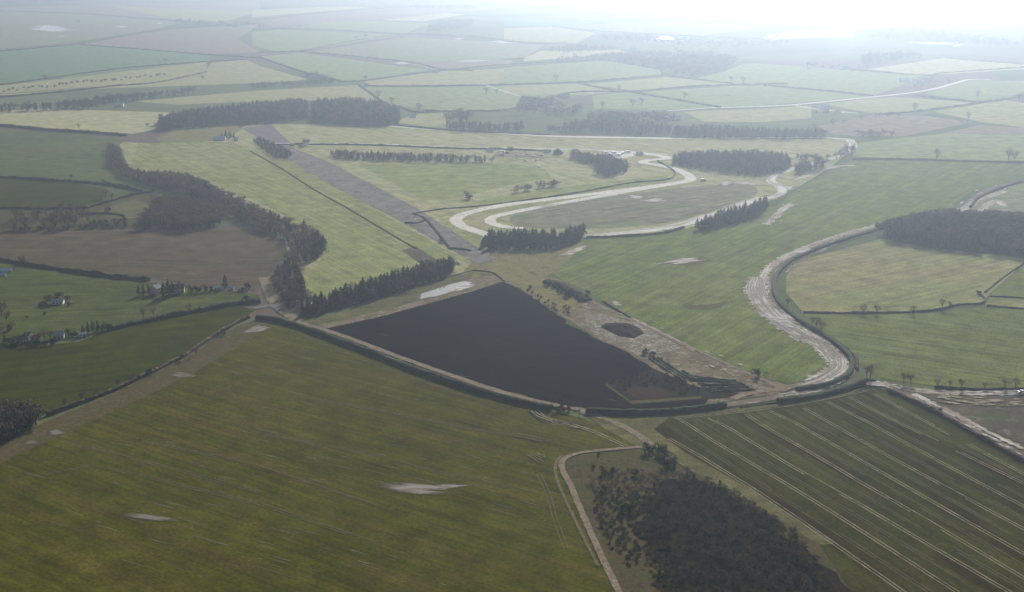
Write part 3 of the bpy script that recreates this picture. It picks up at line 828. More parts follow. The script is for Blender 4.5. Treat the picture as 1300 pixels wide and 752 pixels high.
OUTV = [(1115, 287), (1076, 298), (1040, 309), (1003, 325), (980, 340)]
ruts('dark curling wet ruts below the gateway', CURL, (-3.4, -1.2, 1.0, 3.0), 0.9, -0.05, 21, M_HEAPMUD)
ruts('pale ridges between the curling ruts', CURL, (-4.4, -2.3, 0.0, 2.0, 4.0), 0.4, 0.1, 22, M_MUDP)
ruts('pale smear of ruts in the wheat', [(655, 552), (672, 555), (690, 559)], (-2, 0, 2.2), 0.8, -0.1, 23, M_MARKDIM, False)
ruts('dark tangle of ruts in the wheat', [(676, 576), (684, 581), (692, 586)], (-3, -1, 1, 3), 0.8, -0.1, 24, M_MARKDIM, False)
ruts('silver ruts at the bend of the perimeter road', BEND, (-7, -5.2, -3.1, -1.2, 0.9, 2.8, 4.7, 6.6), 0.55, 0.28, 1)
ruts('mud ridges between the silver ruts', BEND, (-6, -4, -2.2, 0, 1.8, 3.8, 5.6), 0.7, -0.1, 11, M_MUDP)
ruts('silver ruts inside the lower bend', LOWB, (-5.4, -3.5, -1.6, 0.4, 2.3, 4.2, 6.0), 0.5, 0.3, 2)
ruts('mud ridges inside the lower bend', LOWB, (-4.4, -2.5, -0.6, 1.4, 3.3, 5.1), 0.7, -0.05, 12, M_MUDP)
ruts('silver films on the outer verge', OUTV, (-2.6, -1.2, 0.3, 1.8, 3.0), 0.6, 0.28, 3)
ruts('mud ridges on the outer verge', OUTV, (-2, -.4, 1.1, 2.5), 0.7, -0.05, 13, M_MUDP)
streaks('films of water on the wet road', [(1075, 480), (1046, 491), (1018, 498)], 22, 3, 4)
streaks('films of water on the road to the right', [(1104, 486), (1130, 490), (1160, 495), (1220, 499), (1300, 498)], 24, 5, 5, (4, 14), (.3, 1.0))
streaks('films along the farm track', [(1120, 488), (1150, 500), (1209, 530), (1255, 556), (1300, 579)], 16, 4, 6, (4, 12), (.3, .9))
streaks('films of water by the far belt', [(972, 288), (985, 275), (1000, 262), (1010, 258)], 14, 8, 7, (8, 26), (0.4, 1.3))
streaks('films by the far lane', [(1206, 266), (1222, 262), (1245, 250), (1290, 233)], 24, 14, 8, (8, 26), (0.4, 1.5))
streaks('films below the far bend', [(1010, 230), (1035, 219), (1060, 211), (1090, 208)], 14, 8, 9, (8, 26), (0.4, 1.3))
streaks('thin films in the loop field', [(700, 270), (780, 262), (860, 255), (920, 245)], 26, 34, 10, (8, 40), (0.5, 1.6), M_MARK)
streaks('thin films at the loop field edge', [(790, 280), (860, 272), (930, 255)], 26, 20, 11, (8, 40), (0.5, 1.6), M_MARK)
streaks('pale rubble along the waste ground', [(690, 356), (745, 382), (800, 408), (860, 434), (960, 480)], 60, 16, 12, (2, 9), (0.5, 1.4), M_MARK)
streaks('pale smears on the wet fallow field', [(1190, 505), (1240, 512), (1300, 510)], 40, 14, 13, (4, 16), (0.4, 1.4), M_MARK)
streaks('pale mud smears on the runway verge', [(530, 275), (545, 292), (560, 305)], 20, 12, 14, (3, 12), (0.5, 1.4), M_MARK)

# ------------------------------------------------------------------ tramlines
TL = [
    ([(1110, 500), (1300, 602), (1450, 682)], 0.25), ([(1078, 504), (1132, 532), (1292, 610), (1400, 665)], 0.30),
    ([(1050, 510), (1100, 535), (1200, 590), (1300, 643), (1400, 700)], 0.42), ([(1020, 518), (1130, 580), (1280, 661), (1400, 725)], 0.25),
    ([(978, 522), (1010, 537), (1205, 649), (1330, 720)], 0.05), ([(947, 526), (970, 541), (1054, 589), (1092, 612), (1173, 658), (1260, 710)], 0.05),
    ([(900, 530), (928, 545), (1000, 589), (1100, 645), (1180, 692)], 0.35), ([(861, 531), (909, 562), (998, 614), (1064, 655), (1150, 710)], 0.22),
    ([(850, 557), (890, 580), (960, 623), (1018, 662), (1080, 705)], -0.2),
]
TL = [(p + [(p[-1][0] + (760 - p[-1][1]) * (p[-1][0] - p[-2][0]) / (p[-1][1] - p[-2][1]), 760)] if p[-1][1] < 755 else p, g) for p, g in TL]
for i, (p, g) in enumerate(TL):
    twin_tracks('wheel_track', p, M_MARK, 0.29, 'pale twin wheel marks, line %s from the farm track' % ['first', 'second', 'third', 'fourth', 'fifth', 'sixth', 'seventh', 'eighth', 'ninth'][i], 1.9, 0.42, g - .12, i)
for i in range(len(TL) - 1):
    (pa, _), (pb, _) = TL[i], TL[i + 1]
    mid = [((pa[0][0] + pb[0][0]) / 2, (pa[0][1] + pb[0][1]) / 2), ((pa[-1][0] + pb[-1][0]) / 2, (pa[-1][1] + pb[-1][1]) / 2)]
    twin_tracks('wheel_track', mid, M_MARKDIM, 0.29, 'faint wheel marks between the %s pair of pale lines' % ['first', 'second', 'third', 'fourth', 'fifth', 'sixth', 'seventh', 'eighth'][i], 1.9, 0.45, 0.2, 60 + i)
twin_tracks('wheel_track', [(855, 531), (910, 526), (985, 517), (1050, 506), (1110, 494)], M_MARK, 0.29, 'wheel marks along the headland of the tramlined field', 1.9, 0.4, 0.3, 20, True)
for i, p in enumerate([[(380, 425), (470, 460), (560, 492), (640, 520)], [(300, 545), (440, 570), (560, 600), (680, 625)], [(390, 505), (480, 520), (600, 545), (700, 560)], [(20, 610), (120, 590), (330, 640), (480, 690)],
                       [(180, 560), (330, 590), (480, 640)], [(80, 560), (240, 600), (330, 625)]]):
    twin_tracks('wheel_track', p, M_MARKDIM, 0.29, 'faint brown wheel marks in the wheat, ' + ['beside the clipped hedge', 'above the grey pond', 'across the middle', 'at the lower left', 'left of the pond', 'below the headland'][i], 1.9, 0.5, 0.2, 30 + i)
twin_tracks('wheel_track', [(676, 522), (690, 530), (715, 536), (745, 545), (770, 555), (795, 567)], M_MARK, 0.29, 'curling wheel marks below the gateway', 2.2, 0.6, 0.0, 41, True)
twin_tracks('wheel_track', [(684, 602), (692, 618), (700, 640), (706, 662), (720, 700)], M_MARKDIM, 0.29, 'faint wheel marks left of the sandy track', 2.0, 0.5, 0.2, 42, True)

M_RUBBLE = rough_ground_mat('pale_rubble', [(0.200, 0.172, 0.125), (0.135, 0.118, 0.072), (0.330, 0.310, 0.280), (0.430, 0.410, 0.385)], 0.10)
sheet('rubble', [(742, 402), (762, 398), (800, 408), (845, 430), (868, 444), (840, 449), (812, 452), (790, 440), (765, 430), (748, 416)], M_RUBBLE, 0.29, 'pale rubble and mud spread round the dark heap', 'rubble', rough=2.5)
sheet('milky_rim', [(757, 414), (766, 408), (784, 407), (804, 409), (818, 417), (825, 425), (812, 433), (786, 432), (768, 424)], M_MILK, 0.31, 'milky wet rim of the dark heap', 'mud', curved=True, rough=1.6)
sheet('mud_patch', [(868, 385), (882, 388), (900, 386), (922, 384), (912, 391), (890, 393), (872, 391)], M_DAMP, 0.2, 'brown mud patch in the middle of the green field', 'mud', curved=True, rough=3)
sheet('mud_patch', [(840, 334), (862, 330), (880, 328), (905, 331), (885, 336), (860, 337)], M_DAMP, 0.2, 'brown mud round the shallow field puddle', 'mud', curved=True, rough=3)

# ------------------------------------------------------------------ vegetation
M_CONIF = veg_mat('conifer_needles', (0.020, 0.034, 0.014), (0.052, 0.066, 0.026), 0.35)
M_TWIG = veg_mat('bare_twigs', (0.150, 0.105, 0.070), (0.220, 0.155, 0.100), 0.3)
M_TWIGD = veg_mat('dark_bare_twigs', (0.090, 0.068, 0.050), (0.145, 0.108, 0.074), 0.3)
M_TWIGO = veg_mat('olive_catkin_twigs', (0.170, 0.140, 0.060), (0.230, 0.180, 0.080), 0.3)
M_BUSH = veg_mat('evergreen_leaves', (0.020, 0.032, 0.012), (0.045, 0.058, 0.022), 0.6)
M_RED = veg_mat('copper_leaves', (0.090, 0.026, 0.014), (0.120, 0.040, 0.020), 0.6)
M_BARK = veg_mat('bark', (0.050, 0.040, 0.030), (0.085, 0.068, 0.050), 0.8)
M_HEDGE = veg_mat('clipped_hedge_leaves', (0.022, 0.032, 0.014), (0.044, 0.054, 0.022), 0.5)
M_HEDGEB = veg_mat('hawthorn_twigs', (0.062, 0.050, 0.030), (0.105, 0.080, 0.048), 0.35)
M_NURS = veg_mat('nursery_leaves', (0.045, 0.060, 0.028), (0.090, 0.095, 0.050), 0.4)


def tube(V, Fc, a, b, ra, rb, n=5):
    a, b = Vector(a), Vector(b)
    d = (b - a).normalized()
    x = d.orthogonal().normalized()
    y = d.cross(x)
    o = len(V)
    for c0, r in ((a, ra), (b, rb)):
        for i in range(n):
            t = 2 * math.pi * i / n
            V.append(c0 + x * (r * math.cos(t)) + y * (r * math.sin(t)))
    for i in range(n):
        j = (i + 1) % n
        Fc.append((o + i, o + j, o + n + j, o + n + i))


def leafquad(V, Fc, p, s, r, flat=0.6, el=1.0):
    n = Vector((r.gauss(0, 1), r.gauss(0, 1), r.gauss(0, flat))).normalized()
    x = n.orthogonal().normalized()
    y = n.cross(x)
    t = r.uniform(0, 6.28)
    u = (x * math.cos(t) + y * math.sin(t)) * s
    v = n.cross(u) * el
    o = len(V)
    V += [p + u * r.uniform(.7, 1.2), p + v * r.uniform(.6, 1.1), p - u * r.uniform(.7, 1.2), p - v * r.uniform(.6, 1.1)]
    Fc.append((o, o + 1, o + 2, o + 3))


def conifer_geo(seed, n=260, wide=0.24, base=0.10):
    """unit height: trunk and needle sprays on drooping whorls"""
    r = random.Random(seed)
    T_, TF, C_, CF = [], [], [], []
    tube(T_, TF, (0, 0, -0.02), (0, 0, 0.95), 0.022, 0.004, 5)
    lean = r.uniform(-.03, .03)
    lobes = [r.uniform(0, 6.28) for _ in range(3)]
    for i in range(n):
        h = base + (1 - base) * (r.random() ** 0.85)
        prof = (1 - h) ** 0.75 * (1.0 if h > base + .12 else (h - base) / .12 * .5 + .5)
        a = r.uniform(0, 6.28)
        k = wide * prof * (0.8 + 0.25 * math.sin(a * 3 + lobes[0] + h * 9) + 0.15 * math.sin(a * 2 + lobes[1]))
        rad = k * math.sqrt(r.uniform(0.15, 1.0))
        p = Vector((rad * math.cos(a) + lean * h, rad * math.sin(a), h - 0.25 * rad))
        leafquad(C_, CF, p, r.uniform(0.035, 0.065) * (0.5 + prof), r, 0.8, 0.55)
    for s in range(6):
        h = 0.25 + 0.1 * s
        a = r.uniform(0, 6.28)
        q = wide * (1 - h) * 0.9
        tube(T_, TF, (0, 0, h), (q * math.cos(a), q * math.sin(a), h - 0.03), 0.008, 0.003, 3)
    return T_, TF, C_, CF


def broad_geo(seed, twigs=420, wide=0.42, low=0.22, limbs=7, big=1.0):
    """unit height winter tree: trunk, limbs, branches and a haze of twigs with gaps"""
    r = random.Random(seed)
    T_, TF, C_, CF = [], [], [], []
    tube(T_, TF, (0, 0, -0.02), (0.01, 0, low + 0.12), 0.030, 0.020, 6)
    tips = []
    for i in range(limbs):
        a = 6.28 * i / limbs + r.uniform(-.4, .4)
        up = r.uniform(0.45, 0.95)
        o = Vector((0, 0, low * r.uniform(.7, 1.3)))
        e = Vector((math.cos(a) * wide * (1.15 - up) * 1.3, math.sin(a) * wide * (1.15 - up) * 1.3, low + (0.92 - low) * up))
        m = o.lerp(e, .5) + Vector((r.uniform(-.03, .03), r.uniform(-.03, .03), 0.03))
        tube(T_, TF, o, m, 0.016, 0.010, 4)
        tube(T_, TF, m, e, 0.010, 0.004, 3)
        for j in range(4):
            q = m.lerp(e, r.random())
            f = q + Vector((r.gauss(0, .10), r.gauss(0, .10), abs(r.gauss(.07, .06))))
            tube(T_, TF, q, f, 0.006, 0.002, 3)
            tips.append(f)
        tips.append(e)
    for i in range(twigs):
        c0 = r.choice(tips)
        p = c0 + Vector((r.gauss(0, .075), r.gauss(0, .075), r.gauss(0.0, .065)))
        if p.z < low * 0.7 or p.z > 1.02:
            continue
        leafquad(C_, CF, p, r.uniform(0.026, 0.052) * big, r, 0.6, 0.36)
    return T_, TF, C_, CF


def bush_geo(seed, n=260, squash=0.9, wide=0.6):
    r = random.Random(seed)
    T_, TF, C_, CF = [], [], [], []
    for i in range(5):
        a = r.uniform(0, 6.28)
        tube(T_, TF, (0, 0, 0), (0.3 * math.cos(a), 0.3 * math.sin(a), .6), 0.03, 0.01, 3)
    cs = [Vector((r.gauss(0, .22 * wide / .6), r.gauss(0, .22 * wide / .6), r.uniform(.3, .72))) for _ in range(7)]
    for i in range(n):
        c0 = r.choice(cs)
        d = Vector((r.gauss(0, 1), r.gauss(0, 1), r.gauss(0, 1))).normalized() * r.uniform(.16, .28)
        p = c0 + d
        p.z = max(0.02, p.z)
        leafquad(C_, CF, p, r.uniform(0.05, 0.10), r, 0.9, 0.6)
    return T_, TF, C_, CF


def joined(geo):
    T_, TF, C_, CF = geo
    o = len(T_)
    return [tuple(v) for v in T_ + C_], TF + [tuple(i + o for i in f) for f in CF], [0] * len(TF) + [1] * len(CF)


def tree_mesh(name, geo, leaf):
    V, Fs, mi = joined(geo)
    me = bpy.data.meshes.new(name)
    me.from_pydata(V, [], Fs)
    me.materials.append(M_BARK)
    me.materials.append(leaf)
    me.polygons.foreach_set('material_index', mi)
    me.update()
    return me


def part_mesh(name, V, Fs, m):
    me = bpy.data.meshes.new(name)
    me.from_pydata([tuple(v) for v in V], [], Fs)
    me.materials.append(m)
    me.update()
    return me


CONI = [conifer_geo(s, 260, w, b) for s, w, b in ((1, .24, .08), (2, .21, .10), (3, .27, .08), (4, .20, .16), (5, .25, .2))]
BROAD = [broad_geo(s, 420, w, l) for s, w, l in ((11, .42, .20), (12, .36, .24), (13, .46, .18), (14, .34, .28), (15, .40, .15))]
WOODY = [broad_geo(s, 300, w, l, 6) for s, w, l in ((21, .30, .16), (22, .27, .22), (23, .33, .12), (24, .25, .25))]
BUSHES = [bush_geo(s) for s in (31, 32, 33)]
KIND = {
    'conifer': [tree_mesh('conifer', g, M_CONIF) for g in CONI],
    'broad': [tree_mesh('broadleaf_tree', g, M_TWIG) for g in BROAD],
    'wood': [tree_mesh('broadleaf_tree', g, M_TWIG) for g in WOODY],
    'woodd': [tree_mesh('broadleaf_tree', g, M_TWIGD) for g in WOODY],
    'woodo': [tree_mesh('broadleaf_tree', g, M_TWIGO) for g in WOODY],
    'bush': [tree_mesh('bush', g, M_BUSH) for g in BUSHES],
    'bushb': [tree_mesh('bush', g, M_HEDGEB) for g in BUSHES],
    'bushr': [tree_mesh('bush', g, M_RED) for g in BUSHES],
}
NAME = {'conifer': 'conifer', 'broad': 'broadleaf_tree', 'wood': 'broadleaf_tree', 'woodd': 'broadleaf_tree', 'woodo': 'broadleaf_tree', 'bush': 'bush', 'bushb': 'bush', 'bushr': 'bush'}
CAT = {'conifer': 'conifer', 'broadleaf_tree': 'tree', 'bush': 'bush'}
LEAF = {'conifer': M_CONIF, 'broad': M_TWIG, 'bush': M_BUSH, 'bushb': M_HEDGEB, 'bushr': M_RED, 'wood': M_TWIG, 'woodd': M_TWIGD, 'woodo': M_TWIGO}
GEO = {'conifer': CONI, 'broad': BROAD, 'wood': WOODY, 'woodd': WOODY, 'woodo': WOODY, 'bush': BUSHES, 'bushb': BUSHES, 'bushr': BUSHES}
_parts = {}


def plant(kind, p, h, label, group=None, r=rnd, wide=1.0):
    """one tree or bush as one mesh"""
    me = r.choice(KIND[kind])
    o = bpy.data.objects.new(NAME[kind], me)
    col.objects.link(o)
    o.location = p
    w = h * wide * r.uniform(.85, 1.15)
    o.scale = (w, w, h)
    o.rotation_euler = (0, 0, r.uniform(0, 6.28))
    return tag(o, label, CAT[NAME[kind]], group)


def split_tree(kind, p, h, label, group=None, r=rnd, wide=1.0):
    """a tree that stands alone: trunk and crown as children of an Empty"""
    i = r.randrange(len(GEO[kind]))
    if (kind, i) not in _parts:
        T_, TF, C_, CF = GEO[kind][i]
        lower = 'trunk' if kind in ('conifer', 'broad', 'wood', 'woodd', 'woodo') else 'stem'
        upper = 'crown' if lower == 'trunk' else 'foliage'
        _parts[(kind, i)] = (part_mesh(lower, T_, TF, M_BARK), part_mesh(upper, C_, CF, LEAF[kind]), lower, upper)
    a, c0, la, lc = _parts[(kind, i)]
    e = empty(NAME[kind], p, r.uniform(0, 6.28))
    w = h * wide
    e.scale = (w, w, h)
    for nm, me in ((la, a), (lc, c0)):
        q = bpy.data.objects.new(nm, me)
        col.objects.link(q)
        q.parent = e
    return tag(e, label, CAT[NAME[kind]], group)


def inside(p, poly):
    c0 = False
    j = len(poly) - 1
    for i in range(len(poly)):
        a, b = poly[i], poly[j]
        if (a.y > p[1]) != (b.y > p[1]) and p[0] < (b.x - a.x) * (p[1] - a.y) / (b.y - a.y) + a.x:
            c0 = not c0
        j = i
    return c0


def scatter(px, spacing, seed, cap=100000, hh=0.0):
    poly = [G(x, y) for x, y in px]
    x0, x1 = min(p.x for p in poly), max(p.x for p in poly)
    y0, y1 = min(p.y for p in poly), max(p.y for p in poly)
    r = random.Random(seed)
    pts = []
    ny, nx = int((y1 - y0) / spacing) + 1, int((x1 - x0) / spacing) + 1
    for j in range(ny + 1):
        for i in range(nx + 1):
            p = (x0 + (i + .5 * (j % 2) + r.uniform(-.38, .38)) * spacing, y0 + (j + r.uniform(-.38, .38)) * spacing)
            if inside(p, poly):
                pts.append(p)
    if hh:
        flat = [Vector((x, y, 0)) for x, y in px]
        low = [p for p in pts if inside(to_px(p[0], p[1], hh * .62), flat)]
        if len(low) >= 4:
            pts = low
    r.shuffle(pts)
    return pts[:cap]


_lib = {}


def mass_lib(kd):
    if kd not in _lib:
        g = conifer_geo(61, 170) if kd == 'conifer' else bush_geo(63, 110) if kd in ('bush', 'bushb') else broad_geo(62 + len(_lib), 230, .32, .15, 5, 1.5)
        V, Fs, mi = joined(g)
        _lib[kd] = (np.array(V), Fs, mi, LEAF[kd])
    return _lib[kd]


def merged_trees(name, trees, label, cat, r):
    """many trees that read as one mass, in one object"""
    kinds = sorted({t[2] for t in trees})
    mats = [M_BARK] + [LEAF[k_] for k_ in kinds]
    AV, AF, AM, o = [], [], [], 0
    for x, y, kd, hh, wx in trees:
        V, F_, mi, _m = mass_lib(kd)
        a = r.uniform(0, 6.28)
        ca, sa = math.cos(a) * hh * wx, math.sin(a) * hh * wx
        AV.append(np.stack([V[:, 0] * ca - V[:, 1] * sa + x, V[:, 0] * sa + V[:, 1] * ca + y, V[:, 2] * hh], 1))
        AF += [tuple(i + o for i in f) for f in F_]
        li = kinds.index(kd) + 1
        AM += [0 if m == 0 else li for m in mi]
        o += len(V)
    ob = mesh_obj(name, np.concatenate(AV).tolist(), AF, None, mats=mats, fm=AM)
    return tag(ob, label, cat, kind='stuff')


def wood_mass(name, px, spacing, kinds, h, label, seed, cat='wood', keep=1.0):
    r = random.Random(seed)
    ks, ws = list(kinds), list(kinds.values())
    tr = [(x, y, r.choices(ks, ws)[0], h * r.uniform(.78, 1.1), 1.75) for x, y in scatter(px, spacing * .8, seed, hh=h) if r.random() <= keep]
    if tr:
        return merged_trees(name, tr, label, cat, r)


def wood_trees(px, spacing, kinds, h, label, group, seed, cap=400, wide=1.0, ind=None, rest=None, spread=(.78, 1.1), seen=False):
    """a belt or clump: the nearest trees one by one, whatever is left over behind them as one mass"""
    r = random.Random(seed)
    pts = sorted(scatter(px, spacing, seed, cap, h if seen else 0.0), key=lambda p: p[1])
    ks, ws = list(kinds), list(kinds.values())
    left, used = [], {}
    for x, y in pts:
        kd = r.choices(ks, ws)[0]
        nm = NAME[kd]
        hh = h * r.uniform(*spread) * (.4 if nm == 'bush' and 'bush' not in ks[0] else 1.0)
        if ind is not None and used.get(nm, 0) >= ind.get(nm, 0):
            left.append((x, y, kd, hh, wide))
            continue
        used[nm] = used.get(nm, 0) + 1
        plant(kd, (x, y, 0), hh, label if isinstance(label, str) else label[nm], group if isinstance(group, str) else group[nm], r, wide)
    if left:
        merged_trees('woodland', left, rest, 'wood', r)


def hedge(px, w, h, label, mat=None, rough=0.12, step=1.6, curved=True, group='hedges', seed=0, name='hedge', gaps=-1.0, cat='hedge'):
    """a run of hedge: closed body with an uneven skin of leaf clumps"""
    pts = centreline(px, step, curved)
    ns = normals(pts)
    r = random.Random(seed * 13 + 5)
    V, Fs = [], []
    prof = [(-.5, 0.0), (-.52, .45), (-.46, .85), (-.2, 1.0), (.2, 1.0), (.46, .85), (.52, .45), (.5, 0.0)]
    K = len(prof)
    prev = None
    for i, (p, n) in enumerate(zip(pts, ns)):
        hv_ = 1 + rough * 1.6 * noise.noise(Vector((p.x * .07, p.y * .07, seed))) + rough * .9 * noise.noise(Vector((p.x * .3, p.y * .3, seed + 9)))
        if gaps > -1 and noise.noise(Vector((p.x * .03, p.y * .03, seed + 4))) < gaps:
            prev = None
            continue
        o = len(V)
        for a, b_ in prof:
            j = Vector((r.uniform(-1, 1), r.uniform(-1, 1), r.uniform(-1, 1) * (1 if b_ > 0 else 0))) * (rough * h * .45)
            q = p + n * (a * w * (0.8 + .2 * hv_)) + Vector((0, 0, b_ * h * max(.3, hv_))) + j
            q.z = max(q.z, 0.0)
            V.append(q)
        if prev is not None:
            for q in range(K - 1):
                Fs.append((prev + q, prev + q + 1, o + q + 1, o + q))
        else:
            Fs.append(tuple(range(o, o + K)))
        prev = o
        for _ in range(3 if rough > .2 else 1):
            a = r.uniform(-.5, .5)
            leafquad(V, Fs, p + n * (a * w) + Vector((0, 0, h * hv_ * r.uniform(.55, 1.02))), r.uniform(.25, .5) * min(h, 2.5) * .6, r, .8, .7)
    if prev is not None:
        Fs.append(tuple(range(prev, prev + K))[::-1])
    return tag(mesh_obj(name, V, Fs, mat or M_HEDGE), label, cat, group)


def bank(px, w, h, label, mat=None, **kw):
    o = hedge(px, w, h, label, mat or M_BANK, rough=.25, group=None, name='earth_bank', cat='bank', **kw)
    o['kind'] = 'structure'
    if 'group' in o:
        del o['group']
    return o


# near clipped hedges
CG = 'clipped dark hedges by the roads'
hedge([(326, 405), (345, 407), (366, 412), (395, 421), (430, 434), (475, 451), (520, 469), (542, 477)], 4.2, 3.0, 'clipped dark hedge along the left half of the black field road', seed=1, rough=.13, group=CG)
hedge([(546, 478), (575, 488), (610, 499), (655, 511), (700, 521)], 4.2, 3.0, 'clipped dark hedge ending at the gateway of the black field', seed=2, rough=.13, group=CG)
hedge([(744, 524), (790, 526), (840, 525), (885, 521), (921, 516)], 3.6, 3.0, 'clipped dark hedge right of the gateway, below the scrub corner', seed=3, rough=.13, group=CG)
hedge([(988, 511), (1020, 507), (1050, 501), (1075, 494), (1096, 486)], 4.6, 2.8, 'dark clipped hedge rising to the road junction', seed=4, rough=.13, group=CG)
hedge([(1012, 496), (1040, 492), (1062, 485), (1076, 477), (1082, 464), (1076, 451), (1054, 432), (1018, 410), (990, 386), (982, 364), (988, 347), (1006, 331), (1040, 316), (1080, 303), (1119, 291)], 3.4, 2.3, 'long dark hedge following the curved perimeter road', seed=5, rough=.16, group=CG)
hedge([(1088, 470), (1086, 456), (1070, 442), (1054, 430)], 2.2, 2.0, 'short ragged hedge outside the lower bend', M_HEDGEB, .3, seed=6)
hedge([(940, 518), (985, 512)], 1.2, 0.8, 'low grassy hedge by the junction track', M_HEDGEB, .3, seed=7)
# ragged hedgerows of the middle distance
HR = 'ragged hedgerows between the fields'
H = lambda px, w, h, label, **kw: hedge(px, w, h, label, kw.pop('mat', M_HEDGEB), kw.pop('rough', .30), kw.pop('step', 2.2), group=HR, **kw)
H([(316, 404), (300, 411), (268, 430), (235, 452), (200, 470), (150, 494), (110, 510), (60, 528)], 2.2, 2.2, 'ragged hedge between olive pasture and the worn headland', seed=10)
H([(330, 384), (300, 387), (250, 396), (200, 406), (165, 413), (142, 419)], 4.5, 3.0, 'dark bushy hedge below the meadow, running to the farm corner', seed=11, mat=M_HEDGE)
H([(0, 331), (60, 341), (110, 348), (150, 353), (190, 357)], 3.0, 3.0, 'dark hedge along the lower edge of the brown stubble', seed=12)
H([(-60, 224), (0, 226), (50, 229), (100, 232), (135, 235), (160, 239), (180, 244)], 4.0, 3.2, 'dark hedge below the dull green field', seed=13)
H([(110, 265), (140, 256), (170, 248), (195, 244)], 2.6, 2.6, 'short hedge climbing to the brown wood', seed=14)
H([(-60, 266), (0, 265), (60, 266), (110, 265)], 2.6, 2.4, 'hedge behind the row of bare trees', seed=15)
H([(100, 273), (130, 272), (155, 274), (160, 279)], 2.0, 2.0, 'short hedge above the small bright meadow', seed=16)
H([(-60, 156), (0, 160), (60, 166), (110, 169), (160, 173)], 5.0, 3.6, 'dark hedge below the pale straw field', seed=17)
H([(1020, 397), (1060, 398), (1100, 398), (1150, 397), (1190, 394), (1215, 388), (1245, 386), (1250, 380), (1242, 373)], 1.6, 1.4, 'thin hedge between stubble and drilled green field', seed=18, gaps=-.45)
H([(1250, 372), (1275, 352), (1300, 335), (1340, 308)], 1.2, 1.2, 'thin hedge climbing the right edge', seed=19)
H([(1256, 377), (1300, 379), (1380, 383)], 1.2, 1.2, 'thin hedge below the green corner field', seed=20)
H([(1252, 389), (1300, 393), (1380, 398)], 1.2, 1.2, 'thin hedge on top of the drilled field at the right edge', seed=21)
H([(1098, 484), (1140, 487), (1180, 492), (1230, 495), (1300, 495)], 1.6, 1.4, 'straggling hedge above the road to the right', seed=22, gaps=-.3)
H([(1128, 497), (1180, 520), (1225, 545), (1270, 570), (1310, 592)], 2.4, 2.0, 'dark hedge down the side of the farm track', seed=23)
H([(1083, 203), (1148, 203), (1220, 205), (1300, 207), (1400, 211)], 2.6, 2.0, 'thin hedge across the top of the large green field', seed=24, gaps=-.4)
H([(1113, 289), (1125, 285)], 3, 3, 'hedge stub where the road meets the plantation', seed=25)
H([(1232, 264), (1242, 252), (1262, 243), (1300, 231), (1380, 215)], 3.0, 2.2, 'hedge beside the far lane at the right edge', seed=26)
H([(744, 303), (790, 301), (840, 297), (868, 290)], 2.2, 2.2, 'dark hedge below the southern test track', seed=27)
H([(835, 205), (852, 215), (857, 222), (845, 229), (800, 233), (740, 244), (690, 252), (650, 257)], 1.8, 1.6, 'thin dark hedge outside the hairpin track', seed=28)
H([(345, 184), (400, 184), (477, 185), (574, 189), (640, 190), (700, 193)], 3.0, 2.0, 'dark bank of scrub along the service road', seed=29)
H([(745, 370), (770, 386), (800, 404)], 1.4, 1.2, 'low hedge on the edge of the big green field', seed=30, gaps=-.2)
bank([(318, 192), (360, 216), (400, 242), (440, 264), (480, 288), (510, 306), (528, 316)], 2.0, .7, 'dark ditch bank across the light green triangle', seed=40, curved=False)
bank([(524, 272), (560, 266), (600, 263), (650, 257)], 2.6, 1.1, 'dark earth bank from runway to loop track', seed=41)
bank([(524, 272), (538, 277), (548, 287), (560, 302), (572, 317)], 2.6, 1.1, 'dark earth bank across the runway end', seed=42)
bank([(572, 316), (585, 317), (598, 319)], 3.0, 1.4, 'dark earth bank by the pine clump', seed=43)
bank([(514, 284), (530, 284), (538, 281)], 2.2, 1.6, 'short earth bank at the runway edge', seed=44)
bank([(388, 403), (480, 379), (566, 353), (600, 344)], 1.2, .6, 'low bank along the conifer belt', seed=45)
bank([(600, 344), (625, 347), (640, 358)], 1.4, .9, 'low bank at the corner of the black field', seed=46)

